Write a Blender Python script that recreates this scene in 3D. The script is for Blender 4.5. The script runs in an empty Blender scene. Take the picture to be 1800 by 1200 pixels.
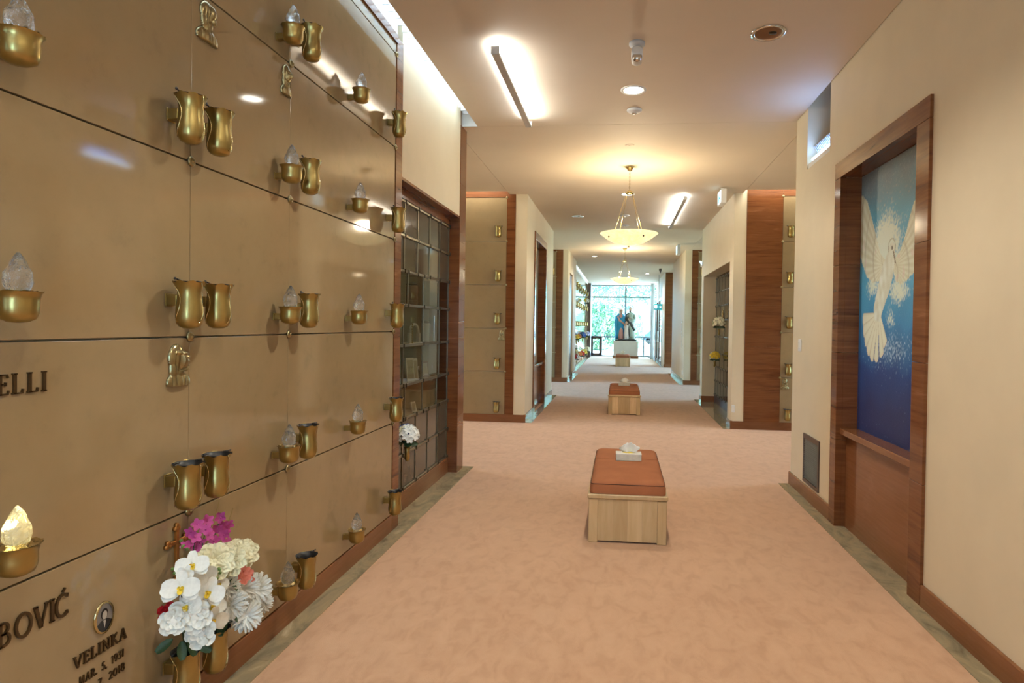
import bpy, math, random
from math import sin, cos, pi, sqrt, radians
from mathutils import Vector, Matrix
random.seed(7)
sc = bpy.context.scene
COL = sc.collection
# ------------------------------------------------------------------ camera
def cam_rot(yaw, pitch, roll):
    cy, sy = cos(yaw), sin(yaw)
    fw = Vector((-sy*cos(pitch), cy*cos(pitch), -sin(pitch)))
    rt = Vector((cy, sy, 0)); dn = fw.cross(rt)
    c, s = cos(roll), sin(roll)
    return c*rt-s*dn, s*rt+c*dn, fw
r_, d_, f_ = cam_rot(0.0984609, 0.0123668, 0.0147810)
cd = bpy.data.cameras.new('camera'); cam = bpy.data.objects.new('camera', cd); COL.objects.link(cam)
cd.sensor_fit = 'HORIZONTAL'; cd.sensor_width = 36; cd.lens = 1100/1800*36
cd.shift_x = (900-980.1)/1800; cd.shift_y = (584.5-600)/1800
cd.clip_start = .05; cd.clip_end = 500
cam.matrix_world = Matrix(((r_.x, -d_.x, -f_.x, 0), (r_.y, -d_.y, -f_.y, 0), (r_.z, -d_.z, -f_.z, 1.5), (0, 0, 0, 1)))
sc.camera = cam
# ------------------------------------------------------------------ world, exposure
w = bpy.data.worlds.new('world'); sc.world = w; w.use_nodes = True
wn = w.node_tree.nodes; wl = w.node_tree.links
bg = wn['Background']; bg.inputs['Color'].default_value = (.42, .71, 1.0, 1); bg.inputs['Strength'].default_value = 16.0
sc.view_settings.view_transform = 'Standard'; sc.view_settings.look = 'None'
sc.view_settings.gamma = 1; sc.view_settings.use_curve_mapping = False
sc.view_settings.exposure = 0.65
sc.cycles.use_denoising = True
sc.cycles.max_bounces = 8; sc.cycles.diffuse_bounces = 4; sc.cycles.glossy_bounces = 4
sc.cycles.transmission_bounces = 6; sc.cycles.use_adaptive_sampling = True; sc.cycles.adaptive_threshold = .02; sc.cycles.transparent_max_bounces = 12
sc.cycles.sample_clamp_indirect = 6; sc.cycles.caustics_reflective = False; sc.cycles.caustics_refractive = False
WARM = (1.0, .83, .56); NEUT = (1.0, .945, .81); COOL = (.80, .92, 1.0); BLUE = (.22, .44, 1.0)
P_DOWN, P_BAR, P_SLOT, P_CHAND, P_SIDE, P_BLUE = 66, 14, 6.0, 44, 26, 1.5

sun = bpy.data.lights.new('sunlight', 'SUN'); sun.energy = 16.0; sun.angle = .02; sun.color = (1, .97, .88)
so = bpy.data.objects.new('sunlight', sun); COL.objects.link(so); so.rotation_euler = Vector((.04, .55, -.83)).to_track_quat('-Z', 'Y').to_euler()

# ------------------------------------------------------------------ materials
MAT = {}
def newmat(name):
    m = bpy.data.materials.new(name); m.use_nodes = True; MAT[name] = m
    nt = m.node_tree; return m, nt, nt.nodes['Principled BSDF']
def C(c): return (c[0], c[1], c[2], 1)
def texcoord(nt, scale=(1, 1, 1), rot=(0, 0, 0)):
    tc = nt.nodes.new('ShaderNodeTexCoord'); mp = nt.nodes.new('ShaderNodeMapping')
    mp.inputs['Scale'].default_value = scale; mp.inputs['Rotation'].default_value = rot
    nt.links.new(tc.outputs['Object'], mp.inputs['Vector']); return mp.outputs['Vector']
def noise(nt, vec, scale, detail=4, rough=.55, dist=0.0):
    n = nt.nodes.new('ShaderNodeTexNoise'); n.inputs['Scale'].default_value = scale; n.inputs['Detail'].default_value = detail
    n.inputs['Roughness'].default_value = rough; n.inputs['Distortion'].default_value = dist
    nt.links.new(vec, n.inputs['Vector']); return n.outputs['Fac']
def ramp(nt, fac, stops):
    r = nt.nodes.new('ShaderNodeValToRGB'); e = r.color_ramp.elements
    while len(e) < len(stops): e.new(.5)
    for i, (p, c) in enumerate(stops): e[i].position = p; e[i].color = C(c)
    nt.links.new(fac, r.inputs['Fac']); return r.outputs['Color']
def mixc(nt, a, b, fac, mode='MIX'):
    m = nt.nodes.new('ShaderNodeMix'); m.data_type = 'RGBA'; m.blend_type = mode
    if isinstance(fac, (int, float)): m.inputs[0].default_value = fac
    else: nt.links.new(fac, m.inputs[0])
    nt.links.new(a, m.inputs[6]); nt.links.new(b, m.inputs[7]); return m.outputs[2]
def bump(nt, b, fac, strength, dist=.01):
    n = nt.nodes.new('ShaderNodeBump'); n.inputs['Strength'].default_value = strength; n.inputs['Distance'].default_value = dist
    nt.links.new(fac, n.inputs['Height']); nt.links.new(n.outputs['Normal'], b.inputs['Normal'])
def plain(name, col, rough=.5, metal=0.0, var=.12, vs=6, spec=.5, bmp=0):
    m, nt, b = newmat(name)
    v = texcoord(nt); f = noise(nt, v, vs)
    lo = tuple(x*(1-var) for x in col); hi = tuple(min(1, x*(1+var)) for x in col)
    nt.links.new(ramp(nt, f, [(.3, lo), (.7, hi)]), b.inputs['Base Color'])
    b.inputs['Roughness'].default_value = rough; b.inputs['Metallic'].default_value = metal
    b.inputs['Specular IOR Level'].default_value = spec
    if bmp: bump(nt, b, noise(nt, v, 120), bmp, .002)
    return m
def emit(name, col, strength):
    m, nt, b = newmat(name); b.inputs['Base Color'].default_value = C(col)
    b.inputs['Emission Color'].default_value = C(col); b.inputs['Emission Strength'].default_value = strength; return m

def mk_carpet():
    m, nt, b = newmat('carpet'); v = texcoord(nt)
    f1 = noise(nt, v, 2.2, 5, .65); f2 = noise(nt, texcoord(nt, (9, 5, 1)), 1.4, 3, .6, .6)
    c1 = ramp(nt, f1, [(.35, (.52, .305, .182)), (.65, (.61, .375, .232))])
    c2 = ramp(nt, f2, [(.35, (.48, .28, .165)), (.5, (.58, .35, .215)), (.7, (.64, .405, .255))])
    nt.links.new(mixc(nt, c1, c2, .5), b.inputs['Base Color']); b.inputs['Roughness'].default_value = 1
    b.inputs['Specular IOR Level'].default_value = .05; b.inputs['Sheen Weight'].default_value = .3
    bump(nt, b, noise(nt, v, 260, 2), .5, .004)
mk_carpet()
def mk_stone():
    m, nt, b = newmat('crypt_stone'); v = texcoord(nt)
    f1 = noise(nt, v, 1.3, 5, .6, .4); f2 = noise(nt, v, 9, 5, .65)
    c1 = ramp(nt, f1, [(.3, (.265, .19, .102)), (.7, (.355, .253, .138))])
    c2 = ramp(nt, f2, [(.28, (.24, .178, .102)), (.42, (.32, .232, .125)), (.75, (.365, .262, .147))])
    nt.links.new(mixc(nt, c1, c2, .4), b.inputs['Base Color']); b.inputs['Roughness'].default_value = .06
    b.inputs['Specular IOR Level'].default_value = .55
mk_stone()
def mk_marble(name, dark, mid, light, sc_=(1.2, 1.2, 16), rough=.13):
    m, nt, b = newmat(name); v = texcoord(nt, sc_)
    f1 = noise(nt, v, 1.0, 6, .62, .5); f2 = noise(nt, texcoord(nt, (3, 3, 60)), 1.1, 4, .6)
    c1 = ramp(nt, f1, [(.30, dark), (.5, mid), (.62, mid), (.74, light)])
    c2 = ramp(nt, f2, [(.3, dark), (.7, light)])
    nt.links.new(mixc(nt, c1, c2, .22), b.inputs['Base Color']); b.inputs['Roughness'].default_value = rough; b.inputs['Specular IOR Level'].default_value = .32
mk_marble('brown_marble', (.080, .024, .008), (.19, .066, .022), (.32, .135, .055))
mk_marble('base_marble', (.15, .056, .022), (.24, .095, .038), (.31, .14, .065), (.8, .8, 2.5))
def mk_border():
    m, nt, b = newmat('border_stone'); v = texcoord(nt, (2.2, 1, 1), (0, 0, .5))
    f1 = noise(nt, v, 3.0, 7, .65, 1.2)
    c = ramp(nt, f1, [(.30, (.16, .135, .085)), (.48, (.31, .26, .165)), (.6, (.38, .305, .18)), (.72, (.58, .48, .32))])
    nt.links.new(c, b.inputs['Base Color']); b.inputs['Roughness'].default_value = .09
mk_border()
plain('cream_paint', (.74, .635, .46), .55, 0, .03, 3)
plain('ceiling_paint', (.68, .575, .46), .7, 0, .02, 2)
plain('white_paint', (.80, .80, .78), .5, 0, .02)
plain('grey_paint', (.55, .55, .56), .5, 0, .03)
plain('brass', (.40, .305, .115), .33, 1, .06, 30)
plain('brass_polished', (.60, .49, .25), .16, 1, .08, 30)
plain('relief_bronze', (.34, .28, .15), .28, 1, .2, 40)
plain('letter_bronze', (.075, .042, .015), .4, .6, .2, 60)
plain('dark_bronze', (.06, .045, .025), .38, .7, .2)
plain('bronze_rail', (.20, .17, .11), .3, .8, .1)
plain('copper_cross', (.45, .20, .05), .35, .8, .15)
plain('black_plastic', (.012, .012, .014), .4, 0, .2)
plain('grille_black', (.035, .036, .038), .35, 0, .1)
plain('chrome', (.75, .74, .72), .12, 1, .03)
plain('dark_frame', (.055, .030, .022), .35, 0, .1)
plain('window_frame_brown', (.115, .075, .060), .4, 0, .06)
plain('window_frame_grey', (.16, .22, .24), .4, .3, .05)
plain('column_paint', (.50, .58, .66), .4, 0, .03)
plain('rug_seat', (.36, .135, .062), .9, 0, .10, 5, .2, .5)
plain('seat_piping', (.085, .030, .018), .8, 0, .1)
plain('tissue', (.86, .86, .83), .9, 0, .03)
plain('tissue_box', (.70, .70, .60), .6, 0, .12, 25)
plain('paper_white', (.80, .78, .72), .7, 0, .04)
plain('urn_brown', (.24, .10, .05), .35, 0, .1)
plain('urn_dark', (.05, .04, .035), .3, 0, .1)
plain('urn_pewter', (.36, .34, .28), .3, .8, .1)
plain('niche_lining', (.52, .46, .34), .6, 0, .06)
plain('niche_panel_smoked', (.085, .070, .048), .05, 0, .06, 3, .32)
plain('leaf_dark', (.022, .060, .018), .5, 0, .35, 12)
plain('leaf_light', (.12, .22, .05), .5, 0, .3, 12)
plain('petal_white', (.86, .88, .85), .6, 0, .05)
plain('petal_cream', (.86, .84, .62), .6, 0, .07)
plain('petal_yellow', (.85, .62, .05), .6, 0, .15)
plain('petal_pink', (.52, .07, .30), .6, 0, .25, 30)
plain('petal_coral', (.72, .22, .17), .6, 0, .2, 30)
plain('petal_red', (.55, .01, .02), .6, 0, .2)
plain('petal_blue', (.012, .085, .40), .6, 0, .2)
plain('petal_lilac', (.42, .45, .72), .6, 0, .2)
plain('petal_orange', (.75, .25, .05), .6, 0, .2)
plain('twig', (.30, .22, .06), .6, 0, .2)
plain('robe_blue', (.03, .34, .66), .6, 0, .2, 3)
plain('robe_pink', (.62, .32, .30), .6, 0, .1, 3)
plain('robe_brown', (.09, .10, .095), .65, 0, .2, 3)
plain('robe_green', (.42, .52, .46), .6, 0, .1, 3)
plain('robe_white', (.80, .76, .78), .6, 0, .05, 3)
plain('plaster_skin', (.68, .47, .38), .5, 0, .05)
plain('hair_brown', (.045, .025, .018), .6, 0, .2)
plain('plinth_paint', (.66, .67, .70), .5, 0, .02)
plain('statue_base', (.025, .025, .025), .5, 0, .2)
plain('lawn_grass', (.46, .54, .42), .95, 0, .25, .6)
plain('path_concrete', (.55, .53, .50), .9, 0, .1, 1)
plain('bark', (.16, .12, .09), .9, 0, .25, 8)
plain('leaf_tree_dark', (.07, .17, .12), .6, 0, .3, 2)
plain('leaf_tree_light', (.20, .34, .18), .6, 0, .3, 2)
plain('house_wall', (.50, .52, .55), .8, 0, .05)
plain('house_roof', (.16, .18, .22), .8, 0, .1)
plain('car_paint', (.03, .06, .12), .25, .3, .05)
def mk_wood():
    m, nt, b = newmat('maple_wood'); v = texcoord(nt, (10, 10, 1.2))
    f = noise(nt, v, 2.2, 5, .6, .6)
    oi = nt.nodes.new('ShaderNodeObjectInfo')
    c = ramp(nt, f, [(.3, (.68, .48, .25)), (.7, (.80, .60, .35))])
    d = ramp(nt, oi.outputs['Random'], [(0, (.70, .66, .60)), (1, (1.05, 1.05, 1.05))])
    nt.links.new(mixc(nt, c, d, 1.0, 'MULTIPLY'), b.inputs['Base Color']); b.inputs['Roughness'].default_value = .38
mk_wood()
def mk_glass(name, tint, gl=.10, rough=.0):
    m = bpy.data.materials.new(name); m.use_nodes = True; MAT[name] = m; nt = m.node_tree
    for n in list(nt.nodes): nt.nodes.remove(n)
    o = nt.nodes.new('ShaderNodeOutputMaterial'); mx = nt.nodes.new('ShaderNodeMixShader')
    t = nt.nodes.new('ShaderNodeBsdfTransparent'); g = nt.nodes.new('ShaderNodeBsdfGlossy'); fr = nt.nodes.new('ShaderNodeFresnel')
    t.inputs['Color'].default_value = C(tint); g.inputs['Roughness'].default_value = rough; fr.inputs['IOR'].default_value = 1.0+gl*6
    ge = nt.nodes.new('ShaderNodeNewGeometry'); mu = nt.nodes.new('ShaderNodeMath'); mu.operation = 'MULTIPLY'; iv = nt.nodes.new('ShaderNodeMath'); iv.operation = 'SUBTRACT'; iv.inputs[0].default_value = 1
    nt.links.new(ge.outputs['Backfacing'], iv.inputs[1]); nt.links.new(fr.outputs[0], mu.inputs[0]); nt.links.new(iv.outputs[0], mu.inputs[1])
    nt.links.new(mu.outputs[0], mx.inputs[0]); nt.links.new(t.outputs[0], mx.inputs[1]); nt.links.new(g.outputs[0], mx.inputs[2])
    nt.links.new(mx.outputs[0], o.inputs[0])
mk_glass('niche_glass', (.74, .73, .66), .15)
mk_glass('window_glass', (.95, .98, .98), .06)
def mk_crystal():
    m, nt, b = newmat('crystal_glass'); v = texcoord(nt)
    b.inputs['Base Color'].default_value = (.93, .96, 1, 1); b.inputs['Roughness'].default_value = .06
    b.inputs['Transmission Weight'].default_value = .95; b.inputs['IOR'].default_value = 1.5
    bump(nt, b, noise(nt, v, 90, 2), .6, .01)
    m2, nt2, b2 = newmat('crystal_glass_lit')
    b2.inputs['Base Color'].default_value = (1, .95, .7, 1); b2.inputs['Roughness'].default_value = .06
    b2.inputs['Transmission Weight'].default_value = .7
    b2.inputs['Emission Color'].default_value = (1, .85, .42, 1); b2.inputs['Emission Strength'].default_value = .04
    bump(nt2, b2, noise(nt2, texcoord(nt2), 90, 2), .6, .01)
mk_crystal()
def mk_alabaster():
    m, nt, b = newmat('alabaster_glass'); v = texcoord(nt)
    f = noise(nt, v, 9, 6, .7, 1.0)
    c = ramp(nt, f, [(.3, (.90, .74, .34)), (.55, (.88, .80, .46)), (.75, (.92, .88, .66))])
    nt.links.new(c, b.inputs['Base Color']); nt.links.new(c, b.inputs['Emission Color']); b.inputs['Emission Strength'].default_value = .62
    b.inputs['Roughness'].default_value = .3
mk_alabaster()
emit('lamp_bulb', (1, .93, .75), 22); emit('tube_cool', (.85, .95, 1.0), 14); emit('slot_diffuser', (.90, .96, 1.0), .62)
emit('downlight_lens', (1, .96, .85), 14); emit('tube_blue', (.55, .78, 1.0), 6); emit('exit_face', (.55, .85, 1.0), 1.2)
emit('exit_glyph', (.02, .32, .42), .25)
plain('louvre_white', (.82, .86, .90), .35, 0, .02)
plain('reflector_blue', (.35, .55, .80), .15, .6, .03)

# ------------------------------------------------------------------ mesh helpers
class MB:
    def __init__(s): s.v = []; s.f = []; s.sm = []
    def add(s, vs, fs, smooth=False):
        n = len(s.v); s.v += [tuple(p) for p in vs]; s.f += [tuple(i+n for i in f) for f in fs]; s.sm += [smooth]*len(fs); return s
    def box(s, x0, x1, y0, y1, z0, z1, bv=0.0):
        if x1 < x0: x0, x1 = x1, x0
        if y1 < y0: y0, y1 = y1, y0
        if z1 < z0: z0, z1 = z1, z0
        if bv <= 0:
            vs = [(x, y, z) for z in (z0, z1) for y in (y0, y1) for x in (x0, x1)]
            return s.add(vs, [(0, 2, 3, 1), (4, 5, 7, 6), (0, 1, 5, 4), (2, 6, 7, 3), (0, 4, 6, 2), (1, 3, 7, 5)])
        X, Y, Z = (x0, x1), (y0, y1), (z0, z1); vs = []; idx = {}
        for i in (0, 1):
            for j in (0, 1):
                for k in (0, 1):
                    sx, sy, sz = (1, -1)[i], (1, -1)[j], (1, -1)[k]
                    for a in range(3):
                        p = [X[i]+sx*bv, Y[j]+sy*bv, Z[k]+sz*bv]; p[a] = (X[i], Y[j], Z[k])[a]
                        idx[i, j, k, a] = len(vs); vs.append(p)
        fs = []
        for a in range(3):
            for e in (0, 1):
                q = []
                for (u, v) in ((0, 0), (1, 0), (1, 1), (0, 1)):
                    c = [0, 0, 0]; c[a] = e; c[(a+1) % 3] = u; c[(a+2) % 3] = v; q.append(idx[c[0], c[1], c[2], a])
                fs.append(tuple(q if e else q[::-1]))
        for a in range(3):
            b, c = (a+1) % 3, (a+2) % 3
            for u in (0, 1):
                for v in (0, 1):
                    k0 = [0, 0, 0]; k1 = [0, 0, 0]; k1[a] = 1; k0[b] = k1[b] = u; k0[c] = k1[c] = v
                    q = (idx[k0[0], k0[1], k0[2], b], idx[k1[0], k1[1], k1[2], b], idx[k1[0], k1[1], k1[2], c], idx[k0[0], k0[1], k0[2], c])
                    fs.append(q if (u == v) else q[::-1])
        for i in (0, 1):
            for j in (0, 1):
                for k in (0, 1):
                    q = (idx[i, j, k, 0], idx[i, j, k, 1], idx[i, j, k, 2]); fs.append(q if (i+j+k) % 2 else q[::-1])
        return s.add(vs, fs)
    def lathe(s, prof, n=20, c=(0, 0, 0), fn=None, caps=(True, True), smooth=True, axis='z'):
        vs = []; fs = []
        for k, (r, z) in enumerate(prof):
            for i in range(n):
                a = 2*pi*i/n; rr, zz = (r, z) if fn is None else fn(r, z, a, k)
                p = (rr*cos(a), rr*sin(a), zz)
                if axis == 'x': p = (p[2], p[0], p[1])
                elif axis == 'y': p = (p[1], p[2], p[0])
                vs.append((c[0]+p[0], c[1]+p[1], c[2]+p[2]))
        for k in range(len(prof)-1):
            for i in range(n):
                j = (i+1) % n; fs.append((k*n+i, k*n+j, (k+1)*n+j, (k+1)*n+i))
        if caps[0]: fs.append(tuple(range(n))[::-1])
        if caps[1]: fs.append(tuple((len(prof)-1)*n+i for i in range(n)))
        return s.add(vs, fs, smooth)
    def tube(s, pts, r, n=6, r2=None):
        pts = [Vector(p) for p in pts]; vs = []; fs = []; m = len(pts)
        for k, p in enumerate(pts):
            t = (pts[min(k+1, m-1)]-pts[max(k-1, 0)]).normalized()
            u = t.cross(Vector((0, 0, 1)) if abs(t.z) < .9 else Vector((1, 0, 0))).normalized(); v = t.cross(u)
            rr = r if r2 is None else r+(r2-r)*k/max(1, m-1)
            for i in range(n):
                a = 2*pi*i/n; vs.append(p+u*rr*cos(a)+v*rr*sin(a))
        for k in range(m-1):
            for i in range(n):
                j = (i+1) % n; fs.append((k*n+i, k*n+j, (k+1)*n+j, (k+1)*n+i))
        fs.append(tuple(range(n))[::-1]); fs.append(tuple((m-1)*n+i for i in range(n)))
        return s.add(vs, fs, True)
    def ell(s, c, r, n=14, m=9, fn=None):
        vs = []; fs = []
        for k in range(m+1):
            t = pi*k/m
            for i in range(n):
                a = 2*pi*i/n; d = Vector((sin(t)*cos(a), sin(t)*sin(a), cos(t)))
                q = 1 if fn is None else fn(d)
                vs.append((c[0]+r[0]*d.x*q, c[1]+r[1]*d.y*q, c[2]+r[2]*d.z*q))
        for k in range(m):
            for i in range(n):
                j = (i+1) % n; fs.append((k*n+i, (k+1)*n+i, (k+1)*n+j, k*n+j))
        return s.add(vs, fs, True)
    def prism(s, poly, d, thick):
        # polygon of 3D points, extruded along vector d*thick
        n = len(poly); d = Vector(d)*thick; p = [Vector(q) for q in poly]
        return s.add(p+[q+d for q in p], [tuple(range(n))[::-1], tuple(range(n, 2*n))]+[(i, (i+1) % n, n+(i+1) % n, n+i) for i in range(n)])
    def build(s, name, mat, parent=None, loc=None, bevel=0):
        me = bpy.data.meshes.new(name); me.from_pydata(s.v, [], s.f); me.update()
        me.polygons.foreach_set('use_smooth', s.sm)
        if mat: me.materials.append(MAT[mat])
        o = bpy.data.objects.new(name, me); COL.objects.link(o)
        if loc: o.location = loc
        if parent: o.parent = parent
        return o
def bx(name, mat, parent, *a, bv=0.0): return MB().box(*a, bv=bv).build(name, mat, parent)
def tag(o, label, cat, group=None):
    o['label'] = label; o['category'] = cat
    if group: o['group'] = group
    return o
def struct(o, label=None, cat=None):
    o['kind'] = 'structure'
    if label: o['label'] = label
    if cat: o['category'] = cat
    return o
def thing(name, label, cat, loc=(0, 0, 0), rz=0, group=None):
    o = bpy.data.objects.new(name, None); COL.objects.link(o); o.location = loc; o.rotation_euler = (0, 0, rz)
    o.empty_display_size = .05
    return tag(o, label, cat, group)
def copy_tree(o, parent=None):
    c = o.copy(); COL.objects.link(c); c.parent = parent
    for ch in o.children: copy_tree(ch, c)
    return c
def place(root, loc, rz, label, group=None):
    c = copy_tree(root); c.location = loc; c.rotation_euler = (0, 0, rz); c['label'] = label
    if group: c['group'] = group
    return c
def drop(root):
    for ch in list(root.children): drop(ch)
    bpy.data.objects.remove(root)
def lamp(name, kind, loc, power, col, parent=None, rot=(0, 0, 0), size=.1, size_y=None, spread=None, spot=None):
    l = bpy.data.lights.new(name, kind); l.energy = power; l.color = col
    if kind == 'AREA':
        l.shape = 'RECTANGLE' if size_y else 'DISK'; l.size = size
        if size_y: l.size_y = size_y
        if spread: l.spread = spread
    elif kind == 'SPOT': l.shadow_soft_size = size; l.spot_size = spot or 2; l.spot_blend = .6
    else: l.shadow_soft_size = size
    o = bpy.data.objects.new(name, l); COL.objects.link(o); o.location = loc; o.rotation_euler = rot
    if parent: o.parent = parent
    return o

# ================================================================== SHELL
ZC = 3.48            # ceiling
XL, XR = -1.605, 1.66
Y0, YW = -3.6, 30.6  # behind the camera, window wall
fl = bx('floor', 'carpet', None, -7.2, 7.2, Y0, YW+.1, -.12, 0); struct(fl, 'salmon pink carpet running down the corridor', 'floor')
# ceiling made of slabs that leave the light slots and the seams open
cb = MB()
def cslab(x0, x1, y0, y1, z=ZC): cb.box(x0, x1, y0, y1, z, z+.10)
cslab(-1.447, 1.655, Y0, 6.205); cslab(-1.697, 1.78, 6.21, 9.447); cslab(-1.697, 1.78, 9.447, YW+.3)
cslab(-7.2, -1.703, 6.21, 9.22); cslab(1.786, 7.2, 6.21, 9.22)
cslab(-7.2, -1.703, 9.45, YW+.3); cslab(1.786, 7.2, 9.45, YW+.3)
cslab(-7.2, -1.60, Y0, 6.21, 3.80)
cl = cb.build('ceiling', 'ceiling_paint'); struct(cl, 'smooth beige painted ceiling above the corridor', 'ceiling')
rf = bx('ceiling', 'ceiling_paint', None, -7.4, 7.4, Y0-.2, YW+.35, 3.95, 4.1); struct(rf, 'upper slab closing the light slots above the ceiling', 'ceiling')
# end wall behind the camera
wb = MB().box(-7.4, -.35, Y0-.2, Y0, 0, 3.95).box(.45, 7.4, Y0-.2, Y0, 0, 3.95).box(-.35, .45, Y0-.2, Y0, 0, .3).box(-.35, .45, Y0-.2, Y0, 2.6, 3.95).build('wall_back', 'cream_paint'); struct(wb, 'cream wall behind the viewer', 'wall')
bw = MB().box(-.35, -.28, Y0-.12, Y0-.05, .3, 2.6).box(.38, .45, Y0-.12, Y0-.05, .3, 2.6).box(-.28, .38, Y0-.12, Y0-.05, .3, .37).box(-.28, .38, Y0-.12, Y0-.05, 2.53, 2.6).build('window_10', 'window_frame_brown'); struct(bw, 'narrow window added to the wall behind the viewer', 'window')  # unseen window added for tall highlights on the brass and cool near light
bx('pane', 'window_glass', bw, -.28, .38, Y0-.09, Y0-.084, .37, 2.53)

def baseboard(name, x0, x1, y0, y1, z1=.122):
    o = bx(name, 'base_marble', None, x0, x1, y0, y1, 0, z1, bv=.003); o['kind'] = 'structure'; return o
def border(x0, x1, y0, y1, step=.62, n=[0]):
    n[0] += 1
    p = bx('trim_%d' % n[0], 'border_stone', None, x0, x1, y0, y1, .0005, .004); struct(p)
    if y1-y0 >= x1-x0:
        k = max(1, round((y1-y0)/step)); s = (y1-y0)/k
        for i in range(k): bx('tile', 'border_stone', p, x0, x1, y0+i*s+.0008, y0+(i+1)*s-.0008, .004, .0065)
    else:
        k = max(1, round((x1-x0)/step)); s = (x1-x0)/k
        for i in range(k): bx('tile', 'border_stone', p, x0+i*s+.0008, x0+(i+1)*s-.0008, y0, y1, .004, .0065)
    return p

# ---------------------------------------------------------------- near crypt wall on the left
ROWS = [.125, .78, 1.435, 2.09, 2.745, 3.40]
wl1 = bx('wall_left', 'niche_lining', None, -2.0, -1.632, Y0, 4.33, 0, 3.79); struct(wl1, 'polished tan stone crypt wall with rows of brass vases', 'wall')
JY = [Y0, -2.03, -.62, .79, 2.20, 2.905, 4.328]
for k in range(5):
    for j in range(len(JY)-1):
        bx('panel', 'crypt_stone', wl1, -1.632, XL, JY[j]+.0012, JY[j+1]-.0012, ROWS[k]+.003, ROWS[k+1]-.003, bv=.0015)
for j in range(len(JY)-1):
    bx('panel', 'crypt_stone', wl1, -1.632, XL, JY[j]+.0012, JY[j+1]-.0012, 3.403, 3.475, bv=.0015)
bx('top_trim', 'brown_marble', wl1, -1.70, -1.592, Y0, 4.33, 3.476, 3.535)
bx('slot_back', 'white_paint', wl1, -1.66, -1.60, Y0, 4.33, 3.536, 3.80)
baseboard('baseboard_left', -1.64, -1.60, Y0, 4.33)
# rosettes at the joints (parts of the wall)
def rosette(x, y, z, parent, axis='x', sgn=1):
    m = MB(); prof = [(.019, 0), (.019, .006), (.013, .011), (.009, .009), (.006, .015), (.001, .017)]
    m.lathe([(r, h*sgn) for r, h in prof], 12, (x, y, z), axis=axis, caps=(True, False)); return m.build('rosette', 'relief_bronze', parent)
for z in ROWS[1:]:
    for y in (2.20, 2.905): rosette(XL, y, z, wl1)
    rosette(XL, .79, z, wl1); rosette(XL, 4.325, z, wl1).scale = (1, 1, 1)

# jamb, niche surround, pier
def marble_stack(name, label, x0, x1, y0, y1, z0, z1, step, mat='brown_marble'):
    core = bx(name, mat, None, x0+.004, x1-.004, y0+.004, y1-.004, z0, z1); struct(core, label, 'trim')
    k = max(1, round((z1-z0)/step)); s = (z1-z0)/k
    for i in range(k): bx('slab', mat, core, x0, x1, y0, y1, z0+i*s+.0004, z0+(i+1)*s-.0004, bv=.0007)
    return core
marble_stack('trim_jamb', 'brown marble jamb between the crypts and the glass niches', -2.02, -1.60, 4.332, 4.455, 0, 3.53, .62)
marble_stack('trim_pier', 'brown marble pier at the corner past the glass niches', -2.25, -1.60, 6.13, 6.36, 0, 3.478, .62)
wl2 = bx('wall_left', 'cream_paint', None, -2.02, -1.606, 4.456, 6.129, 2.572, 3.79); struct(wl2, 'cream wall strip above the glass niches', 'wall')
nb = bx('trim_niche_base', 'base_marble', None, -2.02, -1.692, 4.456, 6.129, 0, .158, bv=.003); struct(nb, 'brown marble plinth under the glass niches', 'trim')
nh = MB().box(-2.02, -1.702, 4.456, 6.129, 2.475, 2.55).box(-2.02, -1.606, 4.456, 6.129, 2.55, 2.571).build('trim_niche_head', 'brown_marble'); struct(nh, 'brown marble head above the glass niches', 'trim')
border(-1.605, -1.497, Y0, 4.455); border(-1.695, -1.497, 4.457, 6.13); border(-1.605, -1.497, 6.132, 6.36)
border(-2.2, -1.497, 6.3605, 6.42)
# slot light above the left wall
sl = thing('slot_light', 'long white louvred light slot in the ceiling along the crypt wall', 'ceiling light', (-1.52, 1.2, 3.56))
slb = MB().box(-.075, .070, -4.7, 5.0, .13, .14).build('diffuser', 'slot_diffuser', sl)
for k in range(64): bx('slat', 'louvre_white', sl, -.075, .070, -1.2+k*.098, -1.2+k*.098+.012, .04, .085)
MB().box(.070, .078, -4.7, 5.02, -.0795, .2).build('side_plate', 'white_paint', sl)
MB().box(-.09, .075, 5.0, 5.04, -.079, .2).build('end_plate', 'white_paint', sl)
lamp('slot_lamp', 'AREA', (0, 0, .10), P_SLOT*3, (.64, .86, 1), sl, size=.10, size_y=9.6)
blk = MB().box(-1.72, -1.44, 6.245, 6.40, 3.479, 3.80).build('wall_left', 'ceiling_paint'); struct(blk, 'block closing the end of the ceiling light slot', 'wall')

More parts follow.
